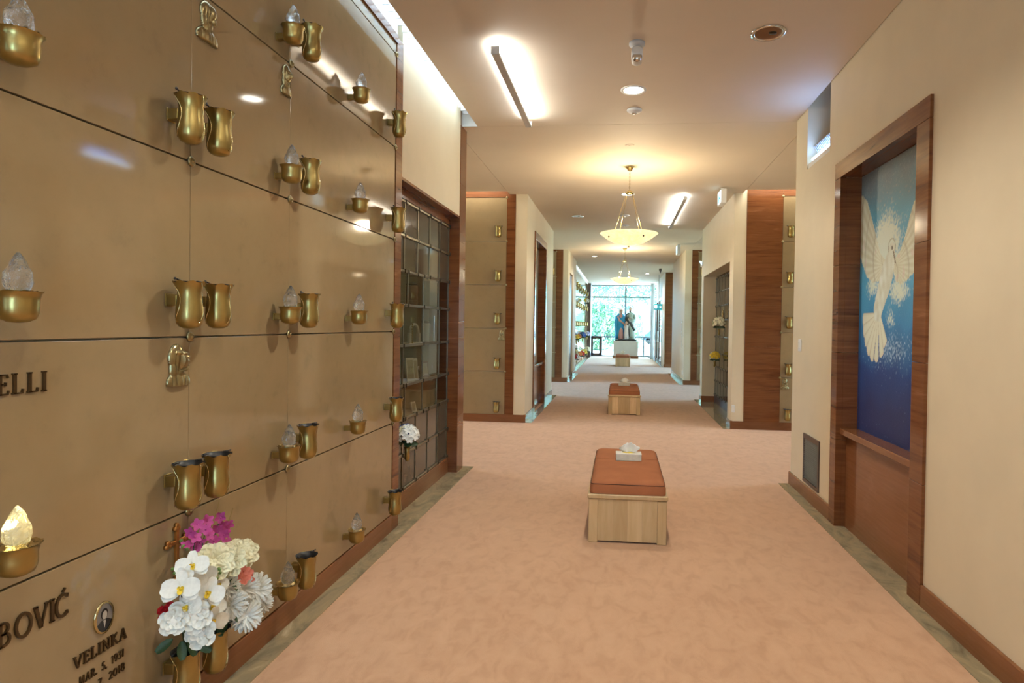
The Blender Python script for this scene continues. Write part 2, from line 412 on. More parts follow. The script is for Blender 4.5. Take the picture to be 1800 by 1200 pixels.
# ---------------------------------------------------------------- walls that face the camera across each passage
def crossing_wall(side, yf, xc, x_mar0, x_mar1, label, bays=2):
    """cream corner xc..x_mar0, marble x_mar0..x_mar1, crypt panels beyond; |x| values, side -1/+1"""
    s = side
    core = bx('wall_left' if s < 0 else 'wall_right', 'cream_paint', None, s*xc, s*7.2, yf+.02, yf+.30, 0, 3.94); struct(core, label, 'wall')
    bx('corner_face', 'cream_paint', core, s*xc, s*(x_mar0-.001), yf, yf+.02, 0, ZC)
    n = 6; h = 3.66/n
    for k in range(n): bx('slab', 'brown_marble', core, s*(x_mar0), s*(x_mar1-.002), yf-.008, yf+.02, k*h+.0004, min(3.6, (k+1)*h-.0004), bv=.0007)
    x = x_mar1
    rows = [.115, .775, 1.435, 2.10, 2.765, 3.43]
    for b in range(bays):
        for k in range(5): bx('panel', 'crypt_stone', core, s*(x+.0012), s*(x+1.41-.0012), yf-.003, yf+.02, rows[k]+.003, rows[k+1]-.003, bv=.0015)
        bx('header', 'brown_marble', core, s*x, s*(x+1.41), yf-.006, yf+.02, 3.432, 3.66)
        x += 1.41
    bx('end_face', 'cream_paint', core, s*x, s*7.2, yf, yf+.02, 0, 3.6)
    bx('base', 'base_marble', core, s*(xc), s*7.2, yf-.014, yf+.02, 0, .118)
    for z in rows[1:]: rosette(s*x_mar1, yf-.003, z, core, 'y', -1)
    return core
cwl1 = crossing_wall(-1, 9.45, 1.42, 1.60, 1.735, 'tan crypt wall facing the viewer in the passage beside the glass niches')
cwr1 = crossing_wall(1, 9.45, 1.66, 1.84, 2.355, 'brown marble and tan crypt wall facing the viewer beyond the dove painting')
cwl2 = crossing_wall(-1, 16.40, 1.36, 1.50, 1.68, 'farther crypt wall across the second passage on the vase side')
cwr2 = crossing_wall(1, 16.40, 1.667, 1.84, 2.00, 'farther crypt wall across the second passage on the painting side')
cwr3 = crossing_wall(1, 23.20, 1.63, 1.66, 1.96, 'farthest marble corner wall near the window')
# passage side walls (the sides that face away from the viewer) and end windows
def passage_end(side, y0, y1, n, mg=.5):
    s = side; x = 7.0
    m = MB().box(s*x, s*(x+.15), y0, y1, 0, .5).box(s*x, s*(x+.15), y0, y1, 2.9, 3.94)
    m.box(s*x, s*(x+.15), y0, y0+mg, .5, 2.9).box(s*x, s*(x+.15), y1-mg, y1, .5, 2.9)
    o = m.build('wall_left' if s < 0 else 'wall_right', 'cream_paint'); struct(o, 'cream end wall of a side passage around its window, %s' % n, 'wall')
    f = MB(); a, b = y0+mg, y1-mg
    for yy in (a, (a+b)/2-.03, b-.06): f.box(s*(x+.02), s*(x+.09), yy, yy+.06, .5, 2.9)
    for zz in (.5, 1.9, 2.84): f.box(s*(x+.025), s*(x+.085), a, b, zz, zz+.06)
    wn_ = f.build('window_%d' % passage_end.k, 'window_frame_brown'); struct(wn_); passage_end.k += 1
    MB().box(s*(x+.05), s*(x+.056), a, b, .5, 2.9).build('pane', 'window_glass', wn_)
passage_end.k = 2
passage_end(-1, 6.3, 9.5, 'nearest on the vase side', 1.2); passage_end(1, 6.1, 9.5, 'nearest on the painting side', 1.2)
passage_end(-1, 13.1, 16.5, 'second on the vase side'); passage_end(1, 13.0, 16.5, 'second on the painting side')
sw = bx('wall_left', 'cream_paint', None, -7.2, -2.02, 6.10, 6.36, 0, 3.94); struct(sw, 'near wall of the passage behind the marble pier', 'wall')
fb = bx('wall_left', 'cream_paint', None, -7.4, -7.2, Y0, YW, 0, 3.94); 
bpy.data.objects.remove(fb)
# side passage light slots: lamps above the ceiling slot in front of the crypts
for s, y, nm in ((-1, 9.335, 'vase'), (1, 9.335, 'painting')):
    t = thing('slot_light', 'hidden light slot in the passage ceiling on the %s side' % nm, 'ceiling light', (s*4.4, y, 3.60))
    bx('diffuser', 'slot_diffuser', t, -2.6, 2.6, -.09, .09, .10, .11)
    lamp('slot_lamp', 'AREA', (0, 0, .09), P_SIDE, NEUT, t, size=5.2, size_y=.16)
    bx('front_plate', 'white_paint', t, -2.8, 2.8, -.115, -.110, -.12, .2)

# ---------------------------------------------------------------- long walls between the passages, with recesses
def recess_wall(side, xf, y0, y1, ry0, ry1, rz1, depth, label, thick=.55, base=True, yb=None):
    """wall with face at |x|=xf, recess ry0..ry1 up to rz1"""
    s = side; m = MB(); X0, X1 = s*xf, s*(xf+thick)
    m.box(X0, X1, y0, ry0, 0, ZC).box(X0, X1, ry1, y1, 0, ZC).box(X0, X1, ry0, ry1, rz1, ZC)
    m.box(s*(xf+depth), X1, ry0, ry1, 0, rz1)
    o = m.build('wall_left' if s < 0 else 'wall_right', 'cream_paint'); struct(o, label, 'wall')
    if base:
        for a, b in ((yb or y0, ry0), (ry1, y1)): baseboard('baseboard_left' if s < 0 else 'baseboard_right', s*(xf-.014), s*(xf+.02), a, b)
    return o
def art_frame(side, xf, y0, y1, z1, label, depth=.135, fw=.125, ledge=.75):
    """brown marble frame, reveals, ledge and lower panel of a recessed picture"""
    s = side; core = MB().box(s*(xf-.018), s*(xf+.03), y0, y0+fw*.98, 0, z1-fw).build('trim_frame', 'brown_marble'); struct(core, label, 'trim')
    n = 4; h = (z1-fw)/n
    core.data.clear_geometry()
    mm = MB().box(s*(xf+depth+.02), s*(xf+depth+.04), y0+.01, y1-.01, 0, z1-.01).build('tmp', 'brown_marble')
    core.data = mm.data; bpy.data.objects.remove(mm)
    for k in range(n):
        bx('slab', 'brown_marble', core, s*(xf-.018), s*(xf+.03), y1-fw, y1, k*h+.001, (k+1)*h-.001, bv=.0015)
        bx('slab', 'brown_marble', core, s*(xf-.018), s*(xf+.03), y0, y0+fw*1.2, k*h+.001, (k+1)*h-.001, bv=.0015)
        bx('reveal', 'brown_marble', core, s*(xf+.03), s*(xf+depth+.02), y1-fw, y1-fw+.02, k*h+.001, (k+1)*h-.001)
        bx('reveal', 'brown_marble', core, s*(xf+.03), s*(xf+depth+.02), y0+fw*1.2-.02, y0+fw*1.2, k*h+.001, (k+1)*h-.001)
    bx('lintel', 'brown_marble', core, s*(xf-.018), s*(xf+.03), y0, y1, z1-fw+.001, z1, bv=.0015)
    bx('soffit', 'brown_marble', core, s*(xf+.03), s*(xf+depth+.02), y0+.1, y1-fw, z1-fw, z1-fw+.02)
    bx('lower_panel', 'base_marble', core, s*(xf+.06), s*(xf+depth+.02), y0+fw*1.2, y1-fw, 0, ledge-.05)
    bx('ledge', 'base_marble', core, s*(xf+.012), s*(xf+depth+.02), y0+fw*1.2, y1-fw, ledge-.045, ledge, bv=.004)
    return core
# right near wall with the dove recess and the notch
def right_near():
    m = MB(); X0, X1 = XR, 2.25
    m.box(X0, X1, Y0, 3.58, 0, 3.94).box(X0, X1, 5.02, 5.24, 0, 3.94).box(X0, X1, 3.58, 5.02, 2.75, 3.94).box(1.80, X1, 3.58, 5.02, 0, 2.75)
    m.box(X0, X1, 5.24, 5.85, 0, 2.93).box(2.10, X1, 5.24, 5.85, 2.93, 3.94).box(X0, X1, 5.85, 6.20, 0, 3.94)
    o = m.build('wall_right', 'cream_paint'); struct(o, 'cream wall that holds the dove painting', 'wall')
    baseboard('baseboard_right', XR-.016, XR+.02, Y0, 3.555); baseboard('baseboard_right', XR-.016, XR+.02, 5.045, 6.216); baseboard('baseboard_right', XR-.016, 2.25, 6.196, 6.216)
right_near()
swr = bx('wall_right', 'cream_paint', None, 2.25, 7.2, 5.95, 6.2, 0, 3.94); struct(swr, 'near wall of the passage behind the dove wall', 'wall')
border(1.552, 1.66, Y0, 6.205); border(1.661, 1.722, 3.70, 4.93)
art_frame(1, XR, 3.555, 5.045, 2.77, 'brown marble frame and ledge around the dove painting')
# left wall between passages
recess_wall(-1, 1.42, 9.75, 13.2, 10.30, 11.93, 3.03, .17, 'cream wall with a tall framed recess past the first passage', yb=9.437)
art_frame(-1, 1.42, 10.28, 11.95, 3.05, 'brown marble frame of the recess past the first passage', ledge=.80)
border(-1.42, -1.31, 9.44, 13.25)
recess_wall(-1, 1.36, 16.70, 19.4, 16.97, 18.18, 2.93, .07, 'cream wall with a dark recess past the second passage', thick=.7, yb=16.387)
border(-1.36, -1.25, 16.39, 19.4)
# right walls
recess_wall(1, XR, 9.75, 13.05, 9.77, 12.75, 2.505, .27, 'cream wall with a deep glass niche recess past the dove wall', thick=.62, yb=9.437)
for a, b in ((9.757, 9.785), (12.735, 12.765)): baseboard('baseboard_right', XR-.014, XR+.25, a, b)
border(1.55, 1.66, 9.44, 13.1); border(1.66, 1.93, 9.80, 12.73, .5)
wr3 = bx('wall_right', 'cream_paint', None, 1.667, 2.2, 16.70, 20.2, 0, ZC); struct(wr3, 'plain cream wall past the second passage', 'wall')
baseboard('baseboard_right', 1.653, 1.68, 16.387, 20.2)
border(1.557, 1.667, 16.39, 20.2)
wr4 = MB().box(1.63, 1.85, 23.50, 24.6, 0, ZC).box(1.63, 1.85, 28.0, 28.4, 0, ZC).box(1.63, 1.85, 24.6, 28.0, 2.66, ZC).build('wall_right', 'cream_paint'); struct(wr4, 'short cream wall with dark door beside the far window', 'wall')
border(1.53, 1.63, 23.2, 29.0)
# far left crypt wall
wl4 = bx('wall_left', 'niche_lining', None, -2.2, -1.53, 19.4, 29.4, 0, ZC); struct(wl4, 'far crypt wall crowded with vases and flowers near the window', 'wall')
fy = 19.5
while fy < 29.3:
    for k in range(5): bx('panel', 'crypt_stone', wl4, -1.53, -1.50, fy+.001, fy+1.406, ROWS[k]+.003, ROWS[k+1]-.003)
    fy += 1.41
bx('top_trim', 'white_paint', wl4, -1.53, -1.50, 19.5, 29.37, 3.41, 3.47)
baseboard('baseboard_left', -1.54, -1.49, 19.4, 29.4); border(-1.50, -1.39, 19.4, 29.4)
# outer closing walls so that no light leaks
for s in (-1, 1):
    for (a, b) in ((9.70, 13.0), (16.70, 19.9)):
        o = bx('wall_left' if s < 0 else 'wall_right', 'cream_paint', None, s*7.0, s*7.2, a, b, 0, 3.94); struct(o, 'outer building wall', 'wall')
        o['label'] = 'outer building wall of bay %d on the %s side' % (1 if a < 13 else 2, 'vase' if s < 0 else 'painting')
ol = bx('wall_left', 'cream_paint', None, -2.4, -2.2, 19.4, YW, 0, 3.94); struct(ol, 'outer wall behind the far crypts', 'wall')
orr = MB().box(3.2, 3.4, 19.8, 20.3, 0, 3.94).box(3.2, 3.4, 23.1, 24.4, 0, 3.94).box(3.2, 3.4, 28.2, YW+.3, 0, 3.94).box(1.9, 3.2, 24.2, 24.4, 0, 3.94).box(3.2, 3.4, 20.3, 23.1, 3.2, 3.94).build('wall_right', 'cream_paint'); struct(orr, 'outer wall around the window of the last passage', 'wall')
ow = MB().box(3.25, 3.35, 20.3, 20.38, 0, 3.2).box(3.25, 3.35, 21.66, 21.74, 0, 3.2).box(3.25, 3.35, 23.02, 23.1, 0, 3.2).box(3.25, 3.35, 20.3, 23.1, 0, .06).box(3.25, 3.35, 20.3, 23.1, 3.12, 3.2).build('window_9', 'window_frame_brown'); struct(ow, 'tall window closing the last passage', 'window')
bx('pane', 'window_glass', ow, 3.29, 3.296, 20.38, 21.66, .06, 3.12); bx('pane', 'window_glass', ow, 3.29, 3.296, 21.74, 23.02, .06, 3.12)
cw4 = bx('wall_right', 'cream_paint', None, 1.9, 3.2, 28.9, 29.1, 0, 3.94); bpy.data.objects.remove(cw4)

# ================================================================== FAR WINDOW
wf = MB()
def vpost(x, wd=.07, z0=0, z1=ZC, d=.10): wf.box(x-wd/2, x+wd/2, YW, YW+d, z0, z1)
def hrail(z, x0, x1, h=.07, d=.09): wf.box(x0, x1, YW+.003, YW+d, z-h/2, z+h/2)
vpost(.28, .085, .96); vpost(-.88, .10, 0, .96); vpost(.02, .05, 0, .96); vpost(1.18, .07, 0, .96); vpost(2.0, .07); vpost(3.1, .07)
hrail(2.89, -1.4, 3.2); hrail(.96, -1.4, 3.2, .075); hrail(.03, -1.4, 3.2, .06); hrail(3.46, -1.4, 3.2, .05)
win = wf.build('window_1', 'window_frame_grey'); struct(win, 'full height window wall at the end of the corridor', 'window')
xs = [-1.36, .28, 1.18, 2.0, 3.1]
for a, b in zip(xs[:-1], xs[1:]):
    bx('pane', 'window_glass', win, a+.03, b-.03, YW+.04, YW+.046, .98, 2.86); bx('pane', 'window_glass', win, a+.03, b-.03, YW+.04, YW+.046, 2.92, 3.44)
for a, b in zip([-.84, .04, 1.21, 2.03], [-.01, 1.15, 1.97, 3.07]): bx('pane', 'window_glass', win, a, b, YW+.04, YW+.046, .06, .93)
hop = MB().box(-1.36, -1.27, YW-.02, YW+.08, .06, .93).box(-.97, -.88, YW-.02, YW+.08, .06, .93).box(-1.36, -.88, YW-.02, YW+.08, .06, .16).box(-1.36, -.88, YW-.02, YW+.08, .86, .95).build('window_sash', 'window_frame_brown', win)
bx('pane', 'window_glass', hop, -1.27, -.97, YW+.03, YW+.036, .16, .86)
pst = bx('trim_post', 'window_frame_brown', None, -1.66, -1.36, 29.42, YW+.15, 0, ZC); struct(pst, 'brown post at the side of the far window', 'trim')
colm = MB().lathe([(.095, 0), (.095, ZC)], 20, (1.52, 29.4, 0)).build('column', 'column_paint'); struct(colm, 'slim pale blue round column by the far window', 'column')
border(1.40, 1.9, 29.0, 30.5, .5)

# ================================================================== GLASS NICHE BANKS
ZR = [.166, .443, .727, .997, 1.317, 1.64, 1.91, 2.19, 2.46]   # row lines from below
def niche_bank(name, label, loc, rz, cols_of, L, seen_rows):
    """local frame: x along the wall 0..L, y = depth behind the glass (+), z up; glass plane y=0"""
    t = thing(name, label, 'niche cabinet', loc, rz)
    bx('back_panel', 'niche_lining', t, 0, L, .29, .30, ZR[0], ZR[-1])
    for k, z in enumerate(ZR): bx('shelf', 'niche_lining', t, 0, L, .012, .29, z-.006, z+.006)
    for k in range(len(ZR)-1):
        cs = cols_of(k); z0, z1 = ZR[k]+.012, ZR[k+1]-.012
        for j, c in enumerate(cs[1:-1]): bx('divider', 'niche_lining', t, c-.005, c+.005, .012, .288, z0, z1)
        for a, b in zip(cs[:-1], cs[1:]):
            bx('pane', 'niche_glass' if k in seen_rows else 'niche_panel_smoked', t, a+.004, b-.004, 0, .006, z0, z1)
        for c in cs[1:-1]: bx('mullion', 'bronze_rail', t, c-.006, c+.006, -.006, .004, z0, z1)
        bx('mullion', 'bronze_rail', t, -.004, .008, -.006, .004, z0, z1); bx('mullion', 'bronze_rail', t, L-.008, L+.004, -.006, .004, z0, z1)
    for k, z in enumerate(ZR):
        bx('rail', 'bronze_rail', t, 0, L, -.012, .004, z-.011, z+.011, bv=.004)
        cc = set()
        for q in (k-1, k):
            if 0 <= q < len(ZR)-1: cc |= set(cols_of(q))
        for c in sorted(cc):
            MB().box(c-.007, c+.007, -.020, -.010, z-.017, z+.017, bv=.003).build('clip', 'dark_bronze', t)
    return t
def colsL(k):
    y = {7: 0, 6: 0, 5: 1, 4: 2, 3: 2, 2: 3, 1: 0, 0: 0}[k]
    ab = [[4.50, 4.83, 5.16, 5.49, 5.81, 6.125], [4.50, 4.92, 5.33, 5.79, 6.125], [4.50, 4.82, 5.33, 5.82, 6.125], [4.50, 4.88, 5.33, 5.76, 6.125]][y]
    return [a-4.47 if a > 4.6 else 0 for a in ab]
# left bank: local x -> +Y, local y -> -X : rotation of +90 deg
nbL = niche_bank('glass_niche_bank', 'smoked glass memorial niches with bronze rails beside the tan crypt wall', (-1.712, 4.47, 0), pi/2, colsL, 1.655, {2, 3, 4, 5})
def colsR(k):
    n = 9 if k in (7, 6, 1, 0) else 6
    return [2.94*i/n for i in range(n+1)]
nbR = niche_bank('glass_niche_bank', 'smoked glass memorial niches in the cream recess past the dove wall', (1.915, 12.73, 0), -pi/2, colsR, 2.94, {2, 3, 4, 5})
bx('plinth', 'dark_frame', nbR, 0, 2.94, -.01, .05, .0, .155)
bx('plinth', 'brown_marble', nbR, 0, 2.94, -.004, .05, 2.472, 2.503)
# things inside the left niches: (y, depth, z)
def at_niche(y, dep, z): return (-1.712-dep, y, z)
def urn(label, y, z, r, h, mat, lid='urn_dark', cat='urn'):
    t = thing('memorial_urn', label, cat, at_niche(y, r+.02, z+.006))
    MB().lathe([(r*.8, 0), (r, h*.15), (r, h*.8), (r*.85, h*.88)], 18).build('body', mat, t)
    MB().lathe([(r*.9, h*.88), (r*.95, h*.93), (r*.5, h*1.0), (.004, h*1.02)], 18).build('lid', lid, t); return t
def frame(label, y, dep, z, w_, h_, tilt=.25, mat='paper_white', rz=pi/2-.3):
    t = thing('photo_frame', label, 'photo frame', at_niche(y, dep, z+.006), rz)
    m = MB(); b = .012
    for a in ((-w_/2, -w_/2+b, 0, h_), (w_/2-b, w_/2, 0, h_), (-w_/2+b, w_/2-b, 0, b), (-w_/2+b, w_/2-b, h_-b, h_)): m.box(a[0], a[1], -.006, .006, a[2], a[3])
    m.build('border', mat, t); bx('picture', 'niche_lining', t, -w_/2+b, w_/2-b, -.002, .002, b, h_-b)
    for ch in t.children: ch.rotation_euler = (-tilt, 0, 0)
    return t
frame('small white photo frame leaning behind the sixth row of glass', 5.22, .03, ZR[2], .065, .09)
urn('tall brown urn behind the third row of glass', 5.25, ZR[5], .06, .20, 'urn_brown')
urn('pewter urn in the fourth row beyond the arched white ornament', 5.62, ZR[4], .075, .20, 'urn_pewter')
t = thing('arched_ornament', 'arched white ornament standing in the fourth row of niches', 'ornament', at_niche(5.235, .045, ZR[4]+.006), pi/2-.35)
MB().tube([(.055*cos(a), 0, .09+.075*sin(a)) for a in [pi*k/10 for k in range(11)]], .013, 6).box(-.075, -.045, -.012, .012, 0, .09).box(.045, .075, -.012, .012, 0, .09).build('arch', 'paper_white', t)
bx('foot', 'paper_white', t, -.085, .085, -.02, .02, 0, .012)
t = thing('bead_chain', 'thin bead string hanging left of the arched white ornament', 'ornament', at_niche(5.13, .025, ZR[4]+.006))
for k in range(9): MB().ell((0, 0, .012+k*.019), (.007, .007, .009), 8, 6).build('bead', 'brass', t)
def book(label, y, z, h, rz, mat='paper_white'):
    t = thing('memorial_card', label, 'card', at_niche(y, .045, z+.006), pi/2-rz)
    o = bx('cover', mat, t, -.045, .045, -.008, .008, 0, h); o.rotation_euler = (-.12, 0, 0)
    p = bx('pages', 'niche_lining', t, -.034, .034, -.0095, -.0075, .02, h-.02); p.rotation_euler = (-.12, 0, 0)
book('pale memorial card standing at the front of the fifth row', 5.16, ZR[3], .20, .45); book('second pale memorial card in the fifth row', 5.255, ZR[3], .19, .45)
book('reddish memorial card at the far end of the fifth row', 5.55, ZR[3], .15, .45, 'urn_brown')
t = thing('candle_holder', 'small pewter candle holder beside the pale memorial cards', 'candle holder', at_niche(5.315, .03, ZR[3]+.006))
MB().lathe([(.025, 0), (.008, .01), (.006, .07), (.022, .08), (.02, .09)], 12).build('stand', 'urn_pewter', t); MB().lathe([(.009, .09), (.009, .12)], 10).build('candle', 'paper_white', t)
t = thing('grave_cross', 'small white cross leaning behind the lowest row of glass', 'cross', at_niche(4.92, .02, ZR[0]+.006), pi/2)
MB().box(-.008, .008, -.006, .006, 0, .13).box(-.035, .035, -.005, .005, .05, .064).build('cross_bars', 'paper_white', t)

# ================================================================== VASES AND VOTIVE LAMPS
def scallop(n, amt, kmin):
    def fn(r, z, a, k):
        w = max(0, (k-kmin))/6.0
        return r*(1+amt*w*cos(n*a)+.012*abs(sin(n*a/2))), z+ (.006*w*cos(n*a) if k > kmin+3 else 0)
    return fn
def make_vase():
    t = thing('flower_vase', 'x', 'vase', (0, 0, 0), 0, 'brass tulip vases')
    # local: wall is at y=+.08 behind; rim height z=0
    prof = [(.004, -.167), (.020, -.1655), (.034, -.158), (.0425, -.140), (.0445, -.115), (.042, -.085), (.0385, -.058), (.0385, -.036), (.043, -.018), (.0505, -.004), (.0525, 0)]
    inn = [(.0525, 0), (.049, -.002), (.041, -.018), (.036, -.04), (.036, -.10)]
    MB().lathe(prof, 30, fn=scallop(8, .030, 6), caps=(True, False)).build('body', 'brass', t)
    MB().lathe(inn, 30, caps=(False, True)).build('liner', 'black_plastic', t)
    m = MB()
    for k in range(3):   # overlapping petal edges
        a0 = k*2*pi/3+.35; pts = []
        for q in range(9):
            u = q/8; z = -.150+u*.148; rr = [.041, .0455, .0455, .043, .040, .0395, .042, .048, .0535][q]
            a = a0+.55*sin(u*pi)*(1 if q < 9 else 0); pts.append((rr*cos(a), rr*sin(a), z))
        m.tube(pts, .0016, 5)
    m.build('petal_edge', 'brass_polished', t)
    MB().box(-.020, .020, .036, .076, -.085, -.045, bv=.003).build('bracket', 'brass', t)
    MB().box(-.022, .022, .074, .078, -.088, -.042, bv=.001).build('wall_plate', 'brass', t)
    MB().tube([(-.020, .02, .004), (-.058, .012, .008)], .003, 5).ell((-.058, .012, .008), (.005, .005, .005), 6, 4).tube([(.030, -.005, .003), (.064, -.012, .002)], .003, 5).ell((.064, -.012, .002), (.004, .004, .004), 6, 4).build('retainer_clip', 'black_plastic', t)
    return t
def make_lamp(lit=False):
    t = thing('votive_lamp', 'x', 'votive lamp', (0, 0, 0), 0, 'votive lamps on the crypt wall')
    prof = [(.004, -.080), (.022, -.078), (.037, -.070), (.0435, -.054), (.0445, -.036), (.044, -.020), (.047, -.006), (.0525, 0)]
    MB().lathe(prof, 30, fn=scallop(8, .030, 4), caps=(True, False)).build('cup', 'brass', t)
    MB().lathe([(.0525, 0), (.046, -.001), (.034, -.004), (.03, .004)], 24, fn=lambda r, z, a, k: (r*(1+.05*cos(12*a)*(k < 2)), z+.002*cos(12*a)*(k < 2)), caps=(False, True)).build('rim_collar', 'brass_polished', t)
    random.seed(3)
    prof = [(.024, .004), (.027, .010), (.0305, .022), (.031, .034), (.0285, .048), (.0235, .062), (.0165, .078), (.0095, .090), (.004, .098), (.001, .101)]
    jit = [[random.uniform(.90, 1.08) for i in range(12)] for k in range(len(prof))]
    n = 12
    MB().lathe(prof, n, fn=lambda r, z, a, k: (r*jit[k][int(round(a/(2*pi)*n)) % n], z), caps=(True, True), smooth=False).build('flame_glass', 'crystal_glass_lit' if lit else 'crystal_glass', t)
    MB().box(-.014, .014, .036, .076, -.060, -.030, bv=.003).build('bracket', 'brass', t)
    MB().box(-.016, .016, .074, .078, -.062, -.028, bv=.001).build('wall_plate', 'brass', t)
    return t
vase0 = make_vase(); lamp0 = make_lamp(); lamp1 = make_lamp(True)
RN = ['bottom', 'fourth', 'middle', 'second', 'top']   # row from below -> name
ORD = {0: 'lowest row', 1: 'fourth row from the top', 2: 'third row from the top', 3: 'second row from the top', 4: 'top row'}
RV = [.343, .988, 1.634, 2.290, 2.942]; RL = [.275, .918, 1.565, 2.218, 2.861]
ROT = pi/2     # local -y (front) -> +X
for k in range(5):
    if k < 4:
        dz = -.027 if k == 0 else 0
        place(vase0, (-1.525, 2.090, RV[k]+dz), ROT, 'nearer brass vase of the close pair by the lettering, %s' % ORD[k])
        place(vase0, (-1.525, 2.250, RV[k]+dz), ROT, 'farther brass vase of the close pair by the lettering, %s' % ORD[k])
    place(vase0, (-1.525, 2.953, RV[k]), ROT, 'brass tulip vase standing beside a crystal lamp, %s' % ORD[k])
    place(lamp0, (-1.525, 2.777, RL[k]), ROT, 'crystal flame lamp beside a brass vase, %s' % ORD[k])
    place(lamp0, (-1.525, 3.548, RL[k]), ROT, 'lone crystal flame lamp in mid panel, %s' % ORD[k])
    place(vase0, (-1.525, 4.180, RV[k]-.006), ROT, 'brass tulip vase next to the marble jamb, %s' % ORD[k])
for k in (1, 2, 3):
    place(lamp1 if k == 1 else lamp0, (-1.525, 1.451, RL[k]), ROT, ['', 'lit yellow crystal flame lamp above the large lettering', 'clear crystal flame lamp above the short upper lettering', 'crystal flame lamp at the top corner of the picture'][k])
lamp('votive_glow', 'POINT', (-1.545, 1.451, RL[1]+.05), .05, (1, .80, .40), None, size=.012)
rowsX = [.238, .90, 1.58, 2.23, 2.90]
for k in range(5):
    place(vase0, (-1.848, 9.368, rowsX[k]+.08), 0, 'small brass vase on the passage wall past the pier, %s' % ORD[k])
    place(vase0, (2.452, 9.368, rowsX[k]+.08), 0, 'small brass vase beside the wide brown marble wall, %s' % ORD[k])
    place(vase0, (2.10, 16.318, rowsX[k]+.08), 0, 'tiny brass vase on the farther painting side crypts, %s' % ORD[k])
    if k in (4,): place(vase0, (-1.76, 16.318, rowsX[k]+.08), 0, 'tiny brass vase on the farther crypt wall, vase side')
for n_, yy in enumerate([19.95, 20.9, 21.95, 23.1, 24.4, 25.8, 27.4]):
    for k in (2, 3, 4):
        place(vase0, (-1.42, yy, RV[k]), ROT, 'far brass vase, %s toward the window, flowered crypt wall, %s' % (['first', 'second', 'third', 'fourth', 'fifth', 'sixth', 'seventh'][n_], ORD[k]), 'far vases on the flowered crypt wall')
drop(vase0); drop(lamp0); drop(lamp1)

# ================================================================== BRONZE RELIEF HEADS
def relief(label, loc, rz, W, H, bumps, outline, depth=.035, nx=44, nz=58):
    t = thing('bronze_relief', label, 'relief', loc, rz)
    m = MB(); idx = {}; vs = []; fs = []
    def hgt(u, v):
        h = 0
        for (cx, cz, rx, rz_, d, mode) in bumps:
            q = ((u-cx)/rx)**2+((v-cz)/rz_)**2
            if q < 1:
                e = d*sqrt(1-q)
                h = max(h, e) if mode == 'M' else h+(e if mode == 'A' else -e)
        return h
    for j in range(nz+1):
        for i in range(nx+1):
            u = -1+2*i/nx; v = -1+2*j/nz
            h = hgt(u, v)
            if h > .02: idx[i, j] = len(vs); vs.append((u*W/2, -h*depth, v*H/2))
    for j in range(nz):
        for i in range(nx):
            q = [(i, j), (i+1, j), (i+1, j+1), (i, j+1)]
            if all(p in idx for p in q): fs.append(tuple(idx[p] for p in q))
    edge = {}
    for f in fs:
        for a, b in zip(f, f[1:]+f[:1]):
            if (b, a) in edge: del edge[b, a]
            else: edge[a, b] = 1
    nv = len(vs)
    back = {}
    for (a, b) in list(edge):
        for c in (a, b):
            if c not in back: back[c] = len(vs); vs.append((vs[c][0], 0, vs[c][2]))
        fs.append((b, a, back[a], back[b]))
    m.add(vs, fs, True); m.build('head', 'relief_bronze', t); return t
SHO = [(0, -.84, .98, .50, .60, 'M'), (-.30, -.70, .07, .34, .22, 'S'), (.12, -.72, .06, .34, .22, 'S'), (.45, -.78, .06, .26, .2, 'S'), (-.62, -.80, .06, .22, .2, 'S')]
MADONNA_PROFILE = [(-.18, .32, .66, .66, .58, 'M'), (-.40, -.20, .36, .55, .50, 'M'), (.20, .20, .46, .50, .90, 'M'), (.02, -.34, .36, .42, .58, 'M')]+SHO+[
    (.62, .12, .14, .13, .62, 'M'), (.60, .27, .11, .16, .60, 'M'), (.46, -.22, .20, .14, .70, 'M'), (.60, -.07, .10, .05, .66, 'M'), (.57, -.15, .11, .04, .66, 'M'), (.40, .24, .15, .06, .25, 'S'), (.36, .36, .20, .04, .14, 'A'),
    (-.02, .55, .52, .09, .22, 'A'), (-.10, .20, .05, .46, .34, 'S'), (-.02, .18, .05, .42, .20, 'A'), (-.42, .22, .04, .55, .16, 'S'), (.16, -.22, .30, .05, .2, 'S')]
CHRIST_PROFILE = [(-.10, .40, .56, .54, .62, 'M'), (-.22, .05, .36, .50, .55, 'M'), (.16, .42, .44, .42, .88, 'M'), (.02, -.26, .40, .46, .60, 'M')]+SHO+[
    (.58, .36, .13, .12, .62, 'M'), (.34, .06, .26, .24, .78, 'M'), (.55, .48, .10, .14, .6, 'M'), (.38, .48, .14, .06, .25, 'S'), (.44, .20, .16, .04, .2, 'S'), (-.02, .30, .05, .50, .28, 'S'), (-.24, .25, .04, .5, .2, 'S'), (-.42, .2, .04, .4, .2, 'S')]
MADONNA_FRONT = [(0, .30, .64, .66, .58, 'M'), (-.34, -.2, .30, .5, .45, 'M'), (.34, -.2, .30, .5, .45, 'M'), (0, .24, .38, .48, .92, 'M'), (0, -.35, .32, .34, .55, 'M')]+SHO+[
    (0, .20, .08, .18, .25, 'A'), (-.15, .32, .10, .05, .25, 'S'), (.15, .32, .10, .05, .25, 'S'), (0, 0.0, .14, .04, .18, 'S'), (-.40, .15, .04, .6, .25, 'S'), (.40, .15, .04, .6, .25, 'S'), (0, -.18, .3, .05, .2, 'S')]
relief('bronze veiled head in profile mounted under the joint above the surname letters', (XL, 2.138, 1.336), ROT, .125, .155, MADONNA_PROFILE, None)
relief('bronze bearded bust in profile at the top edge of the picture', (XL, 2.282, 2.650), ROT, .130, .160, CHRIST_PROFILE, None)
